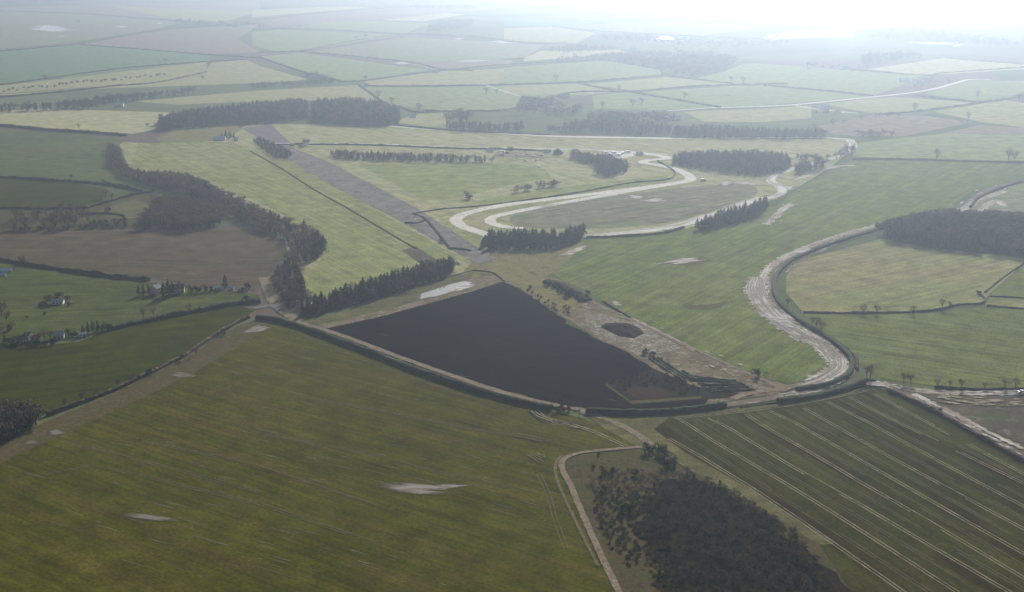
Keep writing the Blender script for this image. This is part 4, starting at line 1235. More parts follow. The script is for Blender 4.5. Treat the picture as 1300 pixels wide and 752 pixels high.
# far hedgerows: one object each, named by the fields they part
FH = 'far hedgerows'
FHL = [
    ([(-80, 66), (0, 65), (60, 60), (101, 56), (150, 48), (216, 37), (330, 30)], 'far hedge between pond field and blue green crop'),
    ([(101, 57), (180, 63), (266, 70), (330, 74)], 'far hedge on top of the blue green crop'),
    ([(-80, 116), (0, 108), (60, 100), (110, 93), (178, 85), (262, 79), (312, 76)], 'far hedge below the blue green crop'),
    ([(0, 14), (107, 18), (170, 23), (228, 27), (300, 34)], 'far hedge above the pond field'),
    ([(330, 67), (381, 65), (440, 54), (513, 44), (600, 47), (660, 54)], 'far hedge rising to the middle of the top'),
    ([(381, 66), (450, 72), (523, 80), (560, 88), (600, 90)], 'far hedge above the green wedge'),
    ([(330, 73), (372, 88), (404, 97), (432, 103)], 'far hedge down the left of the green wedge'),
    ([(432, 104), (462, 103), (545, 92), (600, 86), (650, 82), (767, 76)], 'far thick hedge from the centre to the hazy wood'),
    ([(320, 38), (390, 37), (500, 43), (580, 47)], 'far hedge with a few round trees at the top'),
    ([(455, 108), (487, 130), (500, 138)], 'far hedge dropping to the conifer block'),
    ([(462, 110), (543, 110), (640, 108), (734, 105), (840, 96)], 'far hedge across the middle green fields'),
    ([(540, 141), (590, 142), (650, 139), (720, 119), (785, 117)], 'far hedge above the village'),
    ([(734, 106), (785, 117), (802, 118), (914, 137)], 'far hedge slanting down to the pale road'),
    ([(802, 117), (870, 111), (934, 108), (1000, 107)], 'far hedge below the lozenge field'),
    ([(848, 97), (932, 107)], 'far short hedge right of the lozenge field'),
    ([(970, 109), (1040, 115), (1107, 122)], 'far hedge in the pale right hand fields'),
    ([(1081, 89), (1173, 96), (1200, 93), (1300, 86)], 'far hedge under the pale yellow field'),
    ([(1163, 122), (1249, 130), (1300, 122)], 'far hedge right of the bend in the pale road'),
    ([(1112, 146), (1163, 142), (1244, 131), (1275, 126)], 'far hedge above the red brown field'),
    ([(1198, 74), (1300, 82), (1380, 86)], 'far hedge at the top right'),
    ([(665, 75), (640, 76)], 'far hedge stub by the bright strip'),
    ([(640, 53), (690, 56), (720, 54)], 'far hedge left of the copse'),
    ([(701, 34), (762, 40), (894, 47), (970, 50)], 'far hazy hedge under the mauve field'),
    ([(858, 27), (970, 33), (1060, 36)], 'far hazy hedge above the mauve field'),
    ([(325, 26), (437, 14), (548, 8)], 'far hedge at the very top left of centre'),
    ([(495, 159), (570, 166), (650, 170), (700, 172)], 'hedge on the near side of the northern road'),
    ([(0, 123), (60, 119), (142, 110), (200, 105), (262, 92)], 'far gappy hedge in the pale strips'),
    ([(508, 136), (528, 143), (566, 142)], 'hedge on top of the small paddock'),
]
for i, (p, lb) in enumerate(FHL):
    hedge(p, 3.2, 2.4, lb, M_HEDGEB, .40, 5.0, True, FH, 60 + i, gaps=-.75)

# scattered trees standing along the far hedges
r = random.Random(91)
FT = 'single trees along the far hedges'
for i, (x, y, lb) in enumerate([
    (58, 102, 'lone bare tree left in the hedge below the blue green crop'), (210, 81, 'bare tree on the hedge right of the blue green crop'), (266, 84, 'bushy tree at the corner of the pale strip'), (257, 103, 'round bare tree above the long dark wood'),
    (452, 50, 'left of two bare trees by the top centre hedge'), (464, 49, 'right of two bare trees by the top centre hedge'), (464, 103, 'slim pole like tree at the hedge corner'), (481, 124, 'bare tree on the slanting hedge'), (497, 132, 'pale bare tree behind the conifer block'),
    (532, 142, 'grey bare tree over the small paddock'), (617, 121, 'left of two bare trees by the thin lane'), (630, 120, 'right of two bare trees by the thin lane'), (706, 103, 'bare tree above the village'), (786, 115, 'bare tree where two far hedges cross'),
    (869, 127, 'tiny tree on the slanting hedge'), (803, 136, 'left of two pale trees behind the village'), (814, 135, 'right of two pale trees behind the village'), (765, 138, 'pale bare tree left of the village trees'), (928, 105, 'bare tree at the corner of the lozenge field'), (943, 106, 'second bare tree right of the lozenge field'),
    (1161, 142, 'bare tree on the hedge above the red brown field'), (1241, 125, 'bare tree by the right hand far hedge'), (1189, 204, 'small dark tree on the hedge of the big green field'), (1280, 204, 'left of two small trees on the right hand hedge'), (1288, 205, 'right of two small trees on the right hand hedge'), (1229, 152, 'tree at the tip of the red brown field'),
    (100, 30, 'tree in the top left hedge'), (330, 36, 'round tree on the top hedge'), (380, 37, 'tree on the top hedge by the green field'), (555, 46, 'small tree at the top centre hedge'),
]):
    plant('broad', G(x, y), r.uniform(12, 17), lb, FT, r)
for i in range(34):
    x = 5 + i * 6.2 + r.uniform(-2, 2)
    y = 116 + (1 if i < 20 else -1) * 0 - i * .62 + r.uniform(-1.5, 1.5)
    plant('bushb', G(x, y), r.uniform(4, 7), 'small round bush in the gappy hedge above the long dark wood', 'bushes of the gappy far hedge', r, 1.1)

# hedgerow and garden trees nearer by, each its own
NT_ = 'single trees in the nearer hedges'
for x, y, h, kd, lb in [
    (1000, 389, 7, 'broad', 'dark round tree on the outside of the road bend'), (1036, 416, 9, 'broad', 'left tree of the clump by the curved road'), (1043, 420, 8, 'broad', 'right tree of the clump by the curved road'), (1031, 411, 6, 'woodd', 'small tree at the back of the roadside clump'),
    (1096, 398, 8, 'broad', 'first tree from the left on the thin hedge'), (1113, 398, 7.5, 'broad', 'second tree from the left on the thin hedge'), (1159, 398, 7, 'broad', 'third tree from the left on the thin hedge'), (1196, 392, 8, 'broad', 'fourth tree on the thin hedge, near the bend'), (1207, 389, 4, 'bush', 'small bush next to the fourth hedge tree'), (1243, 374, 4.5, 'bush', 'bush at the corner of the stubble field'),
    (1105, 482, 10, 'woodd', 'dark ragged tree at the road junction'), (1100, 478, 7, 'woodd', 'smaller dark tree at the road junction'), (1147, 487, 8, 'broad', 'left bare tree above the right hand road'), (1156, 488, 7.5, 'broad', 'bare tree second above the right hand road'), (1190, 491, 6, 'broad', 'thin tree above the right hand road'), (1206, 492, 5, 'broad', 'little tree above the right hand road'),
    (1220, 494, 7, 'broad', 'wide bare tree above the right hand road'), (1250, 494, 5, 'broad', 'sapling above the right hand road'), (1276, 494, 7, 'broad', 'tree left of the right edge car'), (1289, 494, 8, 'broad', 'tree beside the car at the right edge'), (1193, 522, 3, 'bush', 'tiny bush on the farm track'),
    (249, 452, 6, 'broad', 'bushy tree halfway along the ragged hedge'), (229, 458, 5, 'bushb', 'bush beside the halfway tree of the ragged hedge'), (192, 475, 5, 'bushb', 'bush at the wheat end of the ragged hedge'), (168, 486, 6, 'broad', 'tall bare bush low on the ragged hedge'), (150, 492, 6, 'broad', 'bare bush next to the lowest gap of the hedge'),
    (120, 505, 7, 'broad', 'bare tree near the bottom of the ragged hedge'), (104, 510, 6.5, 'broad', 'bare tree second from the bottom of the ragged hedge'), (82, 519, 7, 'woodd', 'dark bare tree next to the black wood'), (285, 425, 5, 'bushb', 'bush near the top of the ragged hedge'), (272, 432, 5, 'broad', 'little bare tree near the top of the ragged hedge'),
    (182, 404, 8, 'woodo', 'left of two pale birches above the dark hedge'), (195, 402, 8, 'woodo', 'right of two pale birches above the dark hedge'), (240, 396, 7, 'broad', 'bare tree on the dark bushy hedge'), (312, 382, 6, 'bush', 'dark bush at the farm corner'),
    (134, 252, 11, 'broad', 'bare tree in the olive field corner'), (142, 256, 10, 'broad', 'second bare tree in the olive field corner'), (137, 270, 8, 'bushb', 'round shrub in the small bright meadow'), (192, 254, 8, 'woodo', 'yellowish tree at the tip of the brown wood'),
    (90, 229, 9, 'broad', 'bare tree on the hedge of the dull green field'), (132, 236, 8, 'broad', 'bare tree further right on the same dull green field hedge'), (100, 164, 9, 'broad', 'bare tree on the hedge of the straw field'), (187, 162, 8, 'broad', 'thin tree left of the dark conifers'), (28, 336, 9, 'broad', 'bare tree over the lower stubble hedge'),
    (963, 478, 7, 'bush', 'bush at the corner of the big green field'), (714, 519, 5.5, 'bushr', 'rust red bush in the gateway'), (708, 524, 4.5, 'bush', 'left dark green bush in the gateway'), (722, 523, 5.0, 'bush', 'right dark green bush in the gateway'), (716, 524, 3.6, 'bush', 'low dark bush between the gateway bushes'),
    (560, 308, 4, 'bushb', 'scrubby bush by the runway end'), (57, 400, 3, 'bush', 'tiny dark bush in the meadow'), (34, 404, 2.4, 'bush', 'tiniest bush in the meadow'),
]:
    (split_tree if h >= 3 else plant)(kd, G(x, y), h, lb, NT_, r)

# belts and woods
belt = [(137, 193), (139, 183), (150, 186), (152, 206), (170, 216), (216, 218), (254, 228), (305, 251), (335, 266), (371, 279), (399, 292), (409, 302), (409, 320), (395, 333), (378, 343), (384, 362), (392, 380), (384, 394), (366, 392), (352, 374), (343, 352), (347, 344), (366, 327), (368, 311), (353, 303), (320, 290), (280, 272), (254, 257), (203, 243), (165, 229), (142, 212)]
wood_trees(belt, 7.6, {'woodd': 4, 'wood': 2, 'conifer': 1.3}, 10.0, {'broadleaf_tree': 'bare tree in the long curved belt left of the airfield', 'conifer': 'dark conifer in the long curved belt left of the airfield'},
           {'broadleaf_tree': 'bare trees of the curved belt', 'conifer': 'conifers of the curved belt'}, 1, 900, 1.6, ind={'broadleaf_tree': 85, 'conifer': 10}, rest='long curved tree belt left of the airfield', seen=True)
edge = [(371, 277), (400, 290), (411, 302), (411, 321), (396, 335), (380, 344), (387, 362), (394, 381), (386, 392), (380, 378), (374, 358), (371, 344), (388, 332), (399, 318), (398, 305), (376, 288)]
wood_trees(edge, 6.5, {'conifer': 1}, 13, 'dark conifer on the inner edge of the curved belt', 'conifers on the edge of the curved belt', 2, 120, 1.6, ind={'conifer': 22}, rest='dark conifers edging the curved belt', seen=True)
wood_trees([(163, 290), (178, 276), (200, 255), (232, 250), (262, 258), (290, 274), (283, 287), (235, 294)], 8.0, {'wood': 4, 'woodo': 1}, 13, 'brown bare tree in the small wood above the stubble', 'bare trees of the small brown wood', 3, 220, 1.7, ind={'broadleaf_tree': 40}, rest='small brown wood above the stubble', seen=True)
wood_trees([(12, 284), (30, 270), (100, 270), (120, 283), (100, 291), (20, 294)], 13, {'broad': 4, 'woodd': 1}, 14, 'tall bare tree in the row above the stubble', 'tall bare trees in the row', 4, 26, 1.1)
wood_trees([(120, 284), (160, 281), (165, 291), (100, 293), (20, 296), (15, 292), (100, 290)], 8, {'bushb': 2, 'woodd': 1}, 5.5, {'bush': 'brown bush at the foot of the row of bare trees', 'broadleaf_tree': 'low bare tree at the foot of the row of bare trees'}, {'bush': 'bushes below the bare row', 'broadleaf_tree': 'low trees below the bare row'}, 5, 60)
wood_trees([(383, 402), (392, 388), (430, 377), (480, 361), (530, 345), (570, 335), (577, 341), (570, 352), (480, 379), (400, 401)], 5.0, {'conifer': 6, 'woodd': 1.2}, 9.5, {'conifer': 'dark conifer in the shelter belt above the black field', 'broadleaf_tree': 'bare tree in the shelter belt above the black field'}, {'conifer': 'conifers of the shelter belt', 'broadleaf_tree': 'bare trees of the shelter belt'}, 6, 300, 1.75, ind={'conifer': 120, 'broadleaf_tree': 12}, rest='back of the shelter belt above the black field')
wood_trees([(610, 317), (618, 303), (660, 301), (700, 304), (742, 296), (738, 306), (705, 317), (660, 319)], 5.8, {'conifer': 1}, 11.0, 'dark pine in the clump south of the hairpin track', 'pines of the central clump', 7, 140, 1.8, ind={'conifer': 48}, rest='back of the pine clump south of the hairpin')
wood_trees([(872, 291), (882, 281), (910, 272), (945, 260), (972, 252), (978, 258), (965, 274), (930, 286), (895, 294)], 6.2, {'conifer': 1}, 11.0, 'dark pine in the clump on the south test track', 'pines of the track clump', 8, 150, 1.8, ind={'conifer': 48}, rest='back of the pine clump on the south test track', seen=True)
wood_trees([(1116, 303), (1124, 283), (1165, 274), (1210, 268), (1260, 272), (1320, 278), (1330, 330), (1300, 326), (1240, 321), (1170, 312)], 8.6, {'woodd': 5, 'wood': 2, 'conifer': 1}, 14.5, {'broadleaf_tree': 'slender bare tree in the right hand plantation', 'conifer': 'dark conifer among the bare trees of the right hand plantation'}, {'broadleaf_tree': 'bare trees of the plantation', 'conifer': 'conifers of the plantation'}, 9, 700, 1.7, ind={'broadleaf_tree': 55, 'conifer': 5}, rest='dense plantation of bare trees at the right edge', seen=True)
wood_mass('woodland', [(200, 168), (203, 150), (240, 141), (300, 133), (388, 126), (391, 152), (340, 157), (290, 159), (230, 164)], 11, {'conifer': 5, 'woodd': 1}, 15, 'dark conifer block left, north of the runway', 10)
wood_mass('woodland', [(393, 156), (399, 128), (440, 127), (480, 130), (506, 138), (506, 156), (492, 161), (470, 160), (430, 158)], 10, {'conifer': 5, 'woodd': 1}, 18, 'tall dark conifer block north of the runway', 11)
wood_mass('woodland', [(846, 207), (862, 195), (900, 192), (980, 194), (1008, 200), (1000, 216), (960, 224), (930, 220), (880, 213)], 9, {'conifer': 4, 'woodd': 1}, 12.5, 'dark square wood north of the gleaming bend', 12)
wood_mass('woodland', [(1004, 219), (1012, 208), (1040, 205), (1060, 200), (1052, 212), (1020, 222)], 9, {'conifer': 3, 'woodd': 1}, 12, 'dark wood tapering along the far green field', 13)
wood_mass('woodland', [(1008, 205), (1012, 196), (1040, 198), (1060, 196), (1072, 186), (1085, 182), (1090, 190), (1070, 200), (1040, 207)], 11, {'woodd': 2, 'conifer': 1}, 9, 'thin wood behind the far end of the track', 14, keep=.6)
wood_mass('woodland', [(716, 199), (728, 193), (768, 196), (796, 206), (796, 219), (770, 226), (757, 221), (757, 210), (735, 206)], 8, {'conifer': 2, 'woodd': 1}, 9.5, 'round dark copse beside the parked trailers', 15)
wood_mass('woodland', [(412, 199), (420, 191), (480, 194), (560, 196), (628, 201), (633, 207), (560, 207), (480, 205), (440, 203)], 9, {'conifer': 2, 'woodd': 1, 'wood': 1}, 9, 'long low wood beside the service road', 16)
wood_mass('woodland', [(318, 178), (330, 174), (352, 183), (372, 192), (368, 203), (350, 203), (335, 192)], 8, {'conifer': 1, 'woodd': 1}, 6, 'scrubby trees at the far runway end', 17)
wood_mass('woodland', [(630, 244), (650, 239), (690, 232), (716, 229), (717, 234), (690, 239), (650, 246)], 7, {'wood': 2, 'bush': 1}, 8, 'low brown copse in the infield', 18)
plant('bushb', G(596, 253), 9, 'lone round bush in the infield', None, r, 1.2)
wood_mass('woodland', [(-120, 140), (0, 134), (60, 132), (142, 122), (220, 116), (330, 105), (330, 110), (260, 118), (210, 124), (140, 132), (110, 139), (50, 141), (-120, 148)], 16, {'woodd': 3, 'conifer': 2}, 14, 'long dark wood stretching across the upper left', 19)
wood_mass('woodland', [(320, 106), (360, 105), (430, 101), (430, 106), (370, 110), (320, 113)], 14, {'woodd': 2, 'bush': 1}, 9, 'thin belt continuing the long dark wood', 20)
wood_mass('woodland', [(378, 94), (400, 92), (432, 100), (415, 106), (395, 104)], 14, {'wood': 1, 'bush': 1}, 8, 'scattered scrub under the green wedge', 21, keep=.6)
wood_mass('woodland', [(565, 165), (568, 156), (600, 157), (640, 158), (664, 157), (664, 166), (620, 168)], 12, {'conifer': 3, 'woodd': 1}, 13, 'dark hedge like wood north of the road', 22)
wood_mass('woodland', [(557, 158), (560, 146), (590, 142), (600, 150), (592, 159)], 18, {'woodd': 3, 'broad': 1, 'wood': 1}, 22, 'tall gaunt trees north of the road', 23)
wood_mass('woodland', [(712, 168), (714, 156), (760, 150), (800, 152), (856, 160), (855, 172), (820, 172), (780, 169)], 15, {'woodd': 2, 'wood': 2, 'conifer': 2}, 13, 'mixed trees in front of the village', 24)
wood_mass('woodland', [(853, 174), (858, 162), (900, 160), (970, 164), (1050, 166), (1056, 176), (970, 177), (900, 176)], 12, {'conifer': 3, 'woodd': 2}, 13, 'long dark belt north of the gleaming bend', 25)
wood_mass('woodland', [(655, 143), (660, 125), (690, 124), (705, 131), (735, 132), (750, 142), (730, 148), (690, 150)], 20, {'wood': 2, 'woodd': 3}, 12, 'village trees round the long barns', 26, keep=.6)
wood_mass('woodland', [(740, 152), (745, 142), (790, 142), (860, 144), (866, 152), (840, 156), (780, 156)], 18, {'wood': 3, 'woodd': 2}, 11, 'trees among the village houses', 27, keep=.65)
wood_mass('woodland', [(640, 82), (690, 76), (770, 68), (830, 65), (900, 66), (945, 76), (920, 91), (875, 98), (840, 91), (800, 83), (740, 77), (640, 86)], 26, {'woodd': 3, 'wood': 2}, 15, 'large hazy wood in the upper centre', 28)
wood_mass('woodland', [(687, 66), (702, 60), (745, 57), (790, 61), (780, 64), (720, 68)], 22, {'woodd': 2, 'conifer': 1}, 13, 'small dark copse above the bright strip', 29)
wood_mass('woodland', [(755, 51), (765, 43), (830, 44), (825, 53), (790, 53)], 24, {'conifer': 1, 'woodd': 1}, 16, 'far square wood in the haze', 30)
wood_mass('woodland', [(830, 53), (850, 48), (920, 50), (1000, 50), (1000, 58), (920, 62), (860, 60)], 34, {'wood': 2, 'woodd': 1}, 13, 'far thin trees round the glinting glasshouse', 31, keep=.55)
wood_mass('woodland', [(1082, 47), (1100, 38), (1140, 36), (1190, 38), (1290, 52), (1300, 60), (1200, 56), (1130, 51)], 36, {'woodd': 2}, 16, 'hazy wood at the upper right', 32)
wood_mass('woodland', [(1085, 84), (1100, 68), (1140, 66), (1178, 68), (1165, 75), (1120, 82)], 30, {'woodd': 2}, 15, 'hazy wood above the yellow field', 33)
wood_mass('woodland', [(1143, 108), (1160, 98), (1200, 97), (1230, 100), (1200, 107), (1165, 112)], 24, {'wood': 1, 'woodd': 1}, 9, 'trees round the farm by the pale road', 34, keep=.5)
wood_mass('woodland', [(1010, 90), (1020, 80), (1090, 82), (1110, 84), (1090, 90), (1050, 90)], 32, {'wood': 1}, 9, 'pale trees in front of the smoke', 35, keep=.5)
wood_mass('woodland', [(1050, 178), (1082, 172), (1110, 177), (1150, 171), (1236, 155), (1240, 152), (1170, 145), (1112, 144), (1040, 157), (1000, 162), (1030, 165), (1054, 160), (1112, 149), (1170, 149), (1228, 155), (1148, 167), (1084, 166)], 15, {'woodd': 2, 'wood': 1}, 9, 'trees fringing the red brown field', 36)
wood_mass('woodland', [(1030, 143), (1045, 138), (1075, 141), (1060, 148), (1035, 147)], 20, {'wood': 1, 'bush': 1}, 6, 'scrub mound at the far farm', 37, keep=.6)
wood_mass('woodland', [(1278, 127), (1284, 121), (1340, 118), (1340, 128)], 20, {'woodd': 1}, 12, 'dark copse at the right edge', 38)
wood_mass('woodland', [(545, 33), (560, 26), (600, 25), (600, 34), (570, 40), (540, 42)], 26, {'woodd': 1, 'wood': 1}, 13, 'far dark copse at the top centre', 39)
wood_mass('woodland', [(210, 28), (225, 24), (300, 28), (330, 30), (300, 36), (240, 31)], 34, {'woodd': 1, 'wood': 1}, 12, 'far copse at the end of the pond field', 40, keep=.7)
wood_mass('woodland', [(520, 8), (600, 6), (610, 12), (530, 12)], 40, {'woodd': 1}, 14, 'far wood at the very top', 41, keep=.8)
wood_mass('woodland', [(-100, 3), (110, 0), (112, 3), (-100, 8)], 40, {'woodd': 1}, 14, 'far wood at the top left corner', 42, keep=.8)
wood_mass('woodland', [(950, 4), (1120, 12), (1200, 22), (1190, 26), (1100, 18), (950, 10)], 45, {'woodd': 1}, 16, 'far hazy wood at the top right', 43, keep=.8)
# black wood at the lower left edge
wood_trees([(-60, 590), (-60, 530), (10, 524), (48, 528), (56, 536), (20, 556), (0, 566)], 4.6, {'conifer': 2, 'woodd': 3}, 9.5, {'conifer': 'black conifer in the wood at the lower left edge', 'broadleaf_tree': 'dark bare tree in the wood at the lower left edge'}, {'conifer': 'conifers of the lower left wood', 'broadleaf_tree': 'bare trees of the lower left wood'}, 50, 160, 1.7, ind={'conifer': 12, 'broadleaf_tree': 16}, rest='black wood at the lower left edge')
# houses' trees
for x, y, h, kd, lb in [(176, 376, 9, 'conifer', 'leftmost dark conifer by the meadow houses'), (182, 375, 9.5, 'conifer', 'dark conifer next to the leftmost by the houses'), (189, 375, 9, 'conifer', 'dark conifer left of the cream house'), (208, 377, 12, 'conifer', 'tall dark conifer right of the cream house'), (214, 376, 13.5, 'conifer', 'tallest dark conifer between the houses'), (219, 376, 12, 'conifer', 'tall dark conifer left of the red roof'),
                         (244, 371, 7, 'bush', 'dark shrub right of the red roofed house'), (252, 371, 7, 'bush', 'dark shrub in the middle of the long garden'), (262, 370, 6.5, 'bush', 'dark shrub at the right of the long garden'), (269, 371, 5, 'bush', 'low shrub by the white shed'), (286, 366, 11.5, 'conifer', 'lone dark conifer behind the white sheds'), (316, 368, 7, 'bush', 'dark bush at the track end'), (309, 370, 4, 'bush', 'small dark bush by the last white shed'),
                         (196, 378, 4, 'bushb', 'brown bush in front of the cream house'), (233, 370, 6.5, 'woodo', 'rusty bare tree behind the red roof'), (228, 368, 8, 'wood', 'bare tree above the red roof')]:
    split_tree(kd, G(x, y), h, lb, 'trees round the meadow houses', r, 1.25 if kd == 'conifer' else 1.0)
for x, y, h, kd, lb in [(54, 388, 4.5, 'bushb', 'leftmost shrub round the bungalow'), (60, 390, 4, 'bush', 'low shrub left of the bungalow'), (64, 381, 5, 'bushb', 'brown shrub behind the left of the bungalow'), (74, 379, 6, 'bushb', 'brown shrub behind the bungalow'), (84, 382, 5, 'bushb', 'brown shrub behind the right of the bungalow'), (88, 388, 3.6, 'bush', 'low dark shrub right of the bungalow'), (58, 383, 5, 'woodd', 'thin bare tree by the bungalow')]:
    split_tree(kd, G(x, y), h, lb, 'shrubs round the bungalow', r, 1.3)
for x, y, h, kd, lb in [(-4, 438, 7, 'conifer', 'dark conifer at the left edge of the hamlet'), (6, 436, 6.5, 'conifer', 'dark conifer second in the hamlet row'), (14, 437, 6, 'bush', 'dark bush third in the hamlet row'), (22, 440, 5, 'bush', 'dark bush below the white house'), (36, 441, 5, 'bush', 'black bush under the hamlet lane'), (48, 440, 5, 'bush', 'black bush middle of the hamlet hedge'), (58, 440, 4.5, 'bush', 'black bush right of the hamlet hedge'), (68, 439, 4, 'bush', 'black bush at the end of the hamlet hedge'), (8, 408, 9, 'broad', 'bare tree above the hamlet'), (2, 400, 12, 'broad', 'tall bare tree at the left edge'),
                         (57, 432, 8, 'woodd', 'large bare tree in the hamlet garden'), (64, 431, 7, 'wood', 'brown bare tree in the hamlet garden'), (50, 433, 6, 'wood', 'small brown tree left in the hamlet garden'), (106, 426, 8, 'conifer', 'left dark conifer of the hamlet clump'), (112, 424, 9, 'conifer', 'second dark conifer of the hamlet clump'), (118, 423, 9, 'conifer', 'third dark conifer of the hamlet clump'), (124, 421, 8.5, 'conifer', 'fourth dark conifer of the hamlet clump'), (131, 420, 7, 'bush', 'dark bush at the right of the hamlet clump'), (137, 419, 5, 'bush', 'last small bush of the hamlet clump'),
                         (92, 428, 5, 'bush', 'dark bush beside the garden patch'), (12, 420, 6, 'bushb', 'brown bush behind the white house'), (85, 424, 5, 'bushb', 'brown bush behind the garden patch')]:
    split_tree(kd, G(x, y), h, lb, 'trees round the hamlet', r, 1.25)
for x, y, h, lb in [(282, 176, 9, 'left dark conifer beside the white roofed shed'), (287, 176, 12, 'tall dark conifer behind the white roofed shed'), (292, 176, 11, 'dark conifer right of the white roofed shed'), (297, 177, 9, 'dark conifer at the end of the shed garden'), (303, 178, 6, 'low conifer near the runway end')]:
    plant('conifer', G(x, y), h, lb, 'conifers by the shed', r, 1.4)

# scrub and thicket at the bottom
for i, (x, y, h, kd, lb) in enumerate([(825, 574, 6.5, 'bush', 'dark bush at the end of the earth track'), (836, 577, 7, 'bush', 'large dark bush by the track end'), (843, 583, 6, 'bushb', 'brown bush behind the track end'), (846, 593, 6, 'bush', 'dark bush above the thicket'), (856, 592, 5.5, 'bushb', 'brown bush on the right of the scrub'), (872, 602, 5, 'woodd', 'thin dark tree on the right of the scrub'),
                                       (768, 602, 4.5, 'bush', 'dark bush alone in the scrub'), (776, 600, 3.6, 'bush', 'small dark bush next to the lone one'), (806, 603, 4, 'bushb', 'brown bush in the middle of the scrub'), (752, 595, 2.5, 'bushb', 'little brown bush in the upper scrub'), (760, 578, 2.2, 'bushb', 'reddish bramble at the top of the scrub'), (768, 623, 3.5, 'bushb', 'brown bush left of the thicket'), (790, 652, 5, 'bush', 'dark bush at the bottom of the scrub'), (800, 648, 5, 'bush', 'second dark bush at the bottom of the scrub')]):
    split_tree(kd, G(x, y), h, lb, 'bushes of the scrub', r, 1.15)
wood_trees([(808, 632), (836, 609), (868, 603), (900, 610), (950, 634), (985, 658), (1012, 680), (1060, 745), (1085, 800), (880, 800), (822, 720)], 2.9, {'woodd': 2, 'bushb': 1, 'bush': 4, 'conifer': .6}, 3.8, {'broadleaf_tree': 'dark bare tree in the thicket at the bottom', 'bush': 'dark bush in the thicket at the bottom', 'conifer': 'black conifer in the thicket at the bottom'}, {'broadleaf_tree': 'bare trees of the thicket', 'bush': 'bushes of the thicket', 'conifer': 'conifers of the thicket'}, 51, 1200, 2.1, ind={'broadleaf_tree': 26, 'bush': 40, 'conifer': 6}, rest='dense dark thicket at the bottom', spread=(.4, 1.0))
wood_trees([(745, 614), (775, 598), (812, 596), (840, 604), (810, 630), (818, 690), (806, 730), (772, 690), (754, 645)], 3.6, {'bushb': 6, 'bush': 1}, 1.6, 'brown bramble bush on the scrub slope', 'brambles of the scrub', 52, 170, 2.0, ind={'bush': 110}, rest='low brown brambles at the edge of the thicket')
# dark corner scrub by the black field
wood_trees([(772, 486), (800, 478), (832, 472), (880, 490), (895, 499), (850, 504), (845, 492), (800, 492), (790, 500)], 5.5, {'bushb': 3, 'woodd': 1, 'bush': 2}, 2.8, {'bush': 'scrubby bush in the corner of the black field', 'broadleaf_tree': 'small bare tree in the corner of the black field'}, {'bush': 'bushes of the field corner', 'broadleaf_tree': 'small trees of the field corner'}, 53, 70)
bank([(694, 358), (712, 364), (730, 374), (746, 383)], 8, 2.2, 'dark grown over embankment between waste ground and green field', seed=47)
wood_trees([(690, 361), (705, 362), (730, 374), (750, 380), (735, 383), (712, 376)], 5, {'bush': 2, 'bushb': 1, 'woodd': 1}, 4.5, {'bush': 'dark bush on the bank beside the big green field', 'broadleaf_tree': 'small bare tree on the bank beside the big green field'}, {'bush': 'bushes of the bank', 'broadleaf_tree': 'small trees of the bank'}, 54, 40)
wood_trees([(660, 362), (672, 362), (684, 372), (704, 384), (728, 392), (722, 402), (700, 394), (680, 380)], 7, {'bushb': 3, 'bush': 1}, 2.8, 'low scrub bush at the edge of the black field', 'low scrub along the black field', 55, 40)
wood_trees([(812, 449), (822, 447), (832, 451), (824, 455)], 4, {'bush': 1}, 3.6, 'dark bush below the milky pool', 'bushes below the pool', 56, 10)

# nursery rows: clipped low rows of young plants
r = random.Random(77)
NUM = ['first', 'second', 'third', 'fourth', 'fifth', 'sixth', 'seventh', 'eighth', 'ninth', 'tenth', 'eleventh', 'twelfth']
for i in range(4):
    hedge([(824 + 5.5 * i, 455.5 + .2 * i), (868 + 5.5 * i, 485 - .8 * i)], 1.5, 1.2, 'slanting nursery row, %s from the black field' % NUM[i], M_NURS, .6, 1.6, False, 'slanting nursery rows', 200 + i, name='nursery_row', gaps=-.2, cat='plant row')
for i in range(11):
    hedge([(872 + 2.9 * i, 478 + 2.0 * i), (932 + 2.7 * i, 483.5 + 1.25 * i)], 1.2, 1.0, 'short nursery row, %s from the top of its plot' % NUM[i], M_NURS, .6, 1.6, False, 'short nursery rows', 220 + i, name='nursery_row', gaps=-.2, cat='plant row')

# dark heap standing in the milky water
V, Fs = [], []
heap = [G(762, 416), G(768, 411), G(782, 410.5), G(800, 411.5), G(812, 417), G(818, 424), G(805, 430.5), G(786, 428)]
heap = densify([Vector((p.x, p.y, 0)) for p in heap], 1.6)
cx = sum((p.x for p in heap)) / len(heap)
cy = sum((p.y for p in heap)) / len(heap)
N = len(heap)
rr = random.Random(5)
for ring in range(7):
    t = ring / 7
    for p in heap:
        q = Vector((cx + (p.x - cx) * (1 - t), cy + (p.y - cy) * (1 - t), 2.4 * (1 - (1 - t) ** 3)))
        if ring:
            q.z += .9 * noise.noise(Vector((q.x * .16, q.y * .16, 3))) * min(1, t * 3) + rr.uniform(-.18, .18)
        V.append(q)
V.append(Vector((cx, cy, 2.5)))
for ring in range(6):
    for i in range(N):
        j = (i + 1) % N
        Fs.append((ring * N + i, ring * N + j, (ring + 1) * N + j, (ring + 1) * N + i))
for i in range(N):
    Fs.append((6 * N + i, 6 * N + (i + 1) % N, 7 * N))
M_HEAP = rough_ground_mat('dark_muck', [(0.035, 0.026, 0.022), (0.050, 0.034, 0.028), (0.070, 0.040, 0.030), (0.045, 0.040, 0.030)], 0.2)
ob = mesh_obj('muck_heap', V, Fs, M_HEAP)
ob.location.z = 0.3
tag(ob, 'dark muck heap ringed by milky water on the waste ground', 'heap')

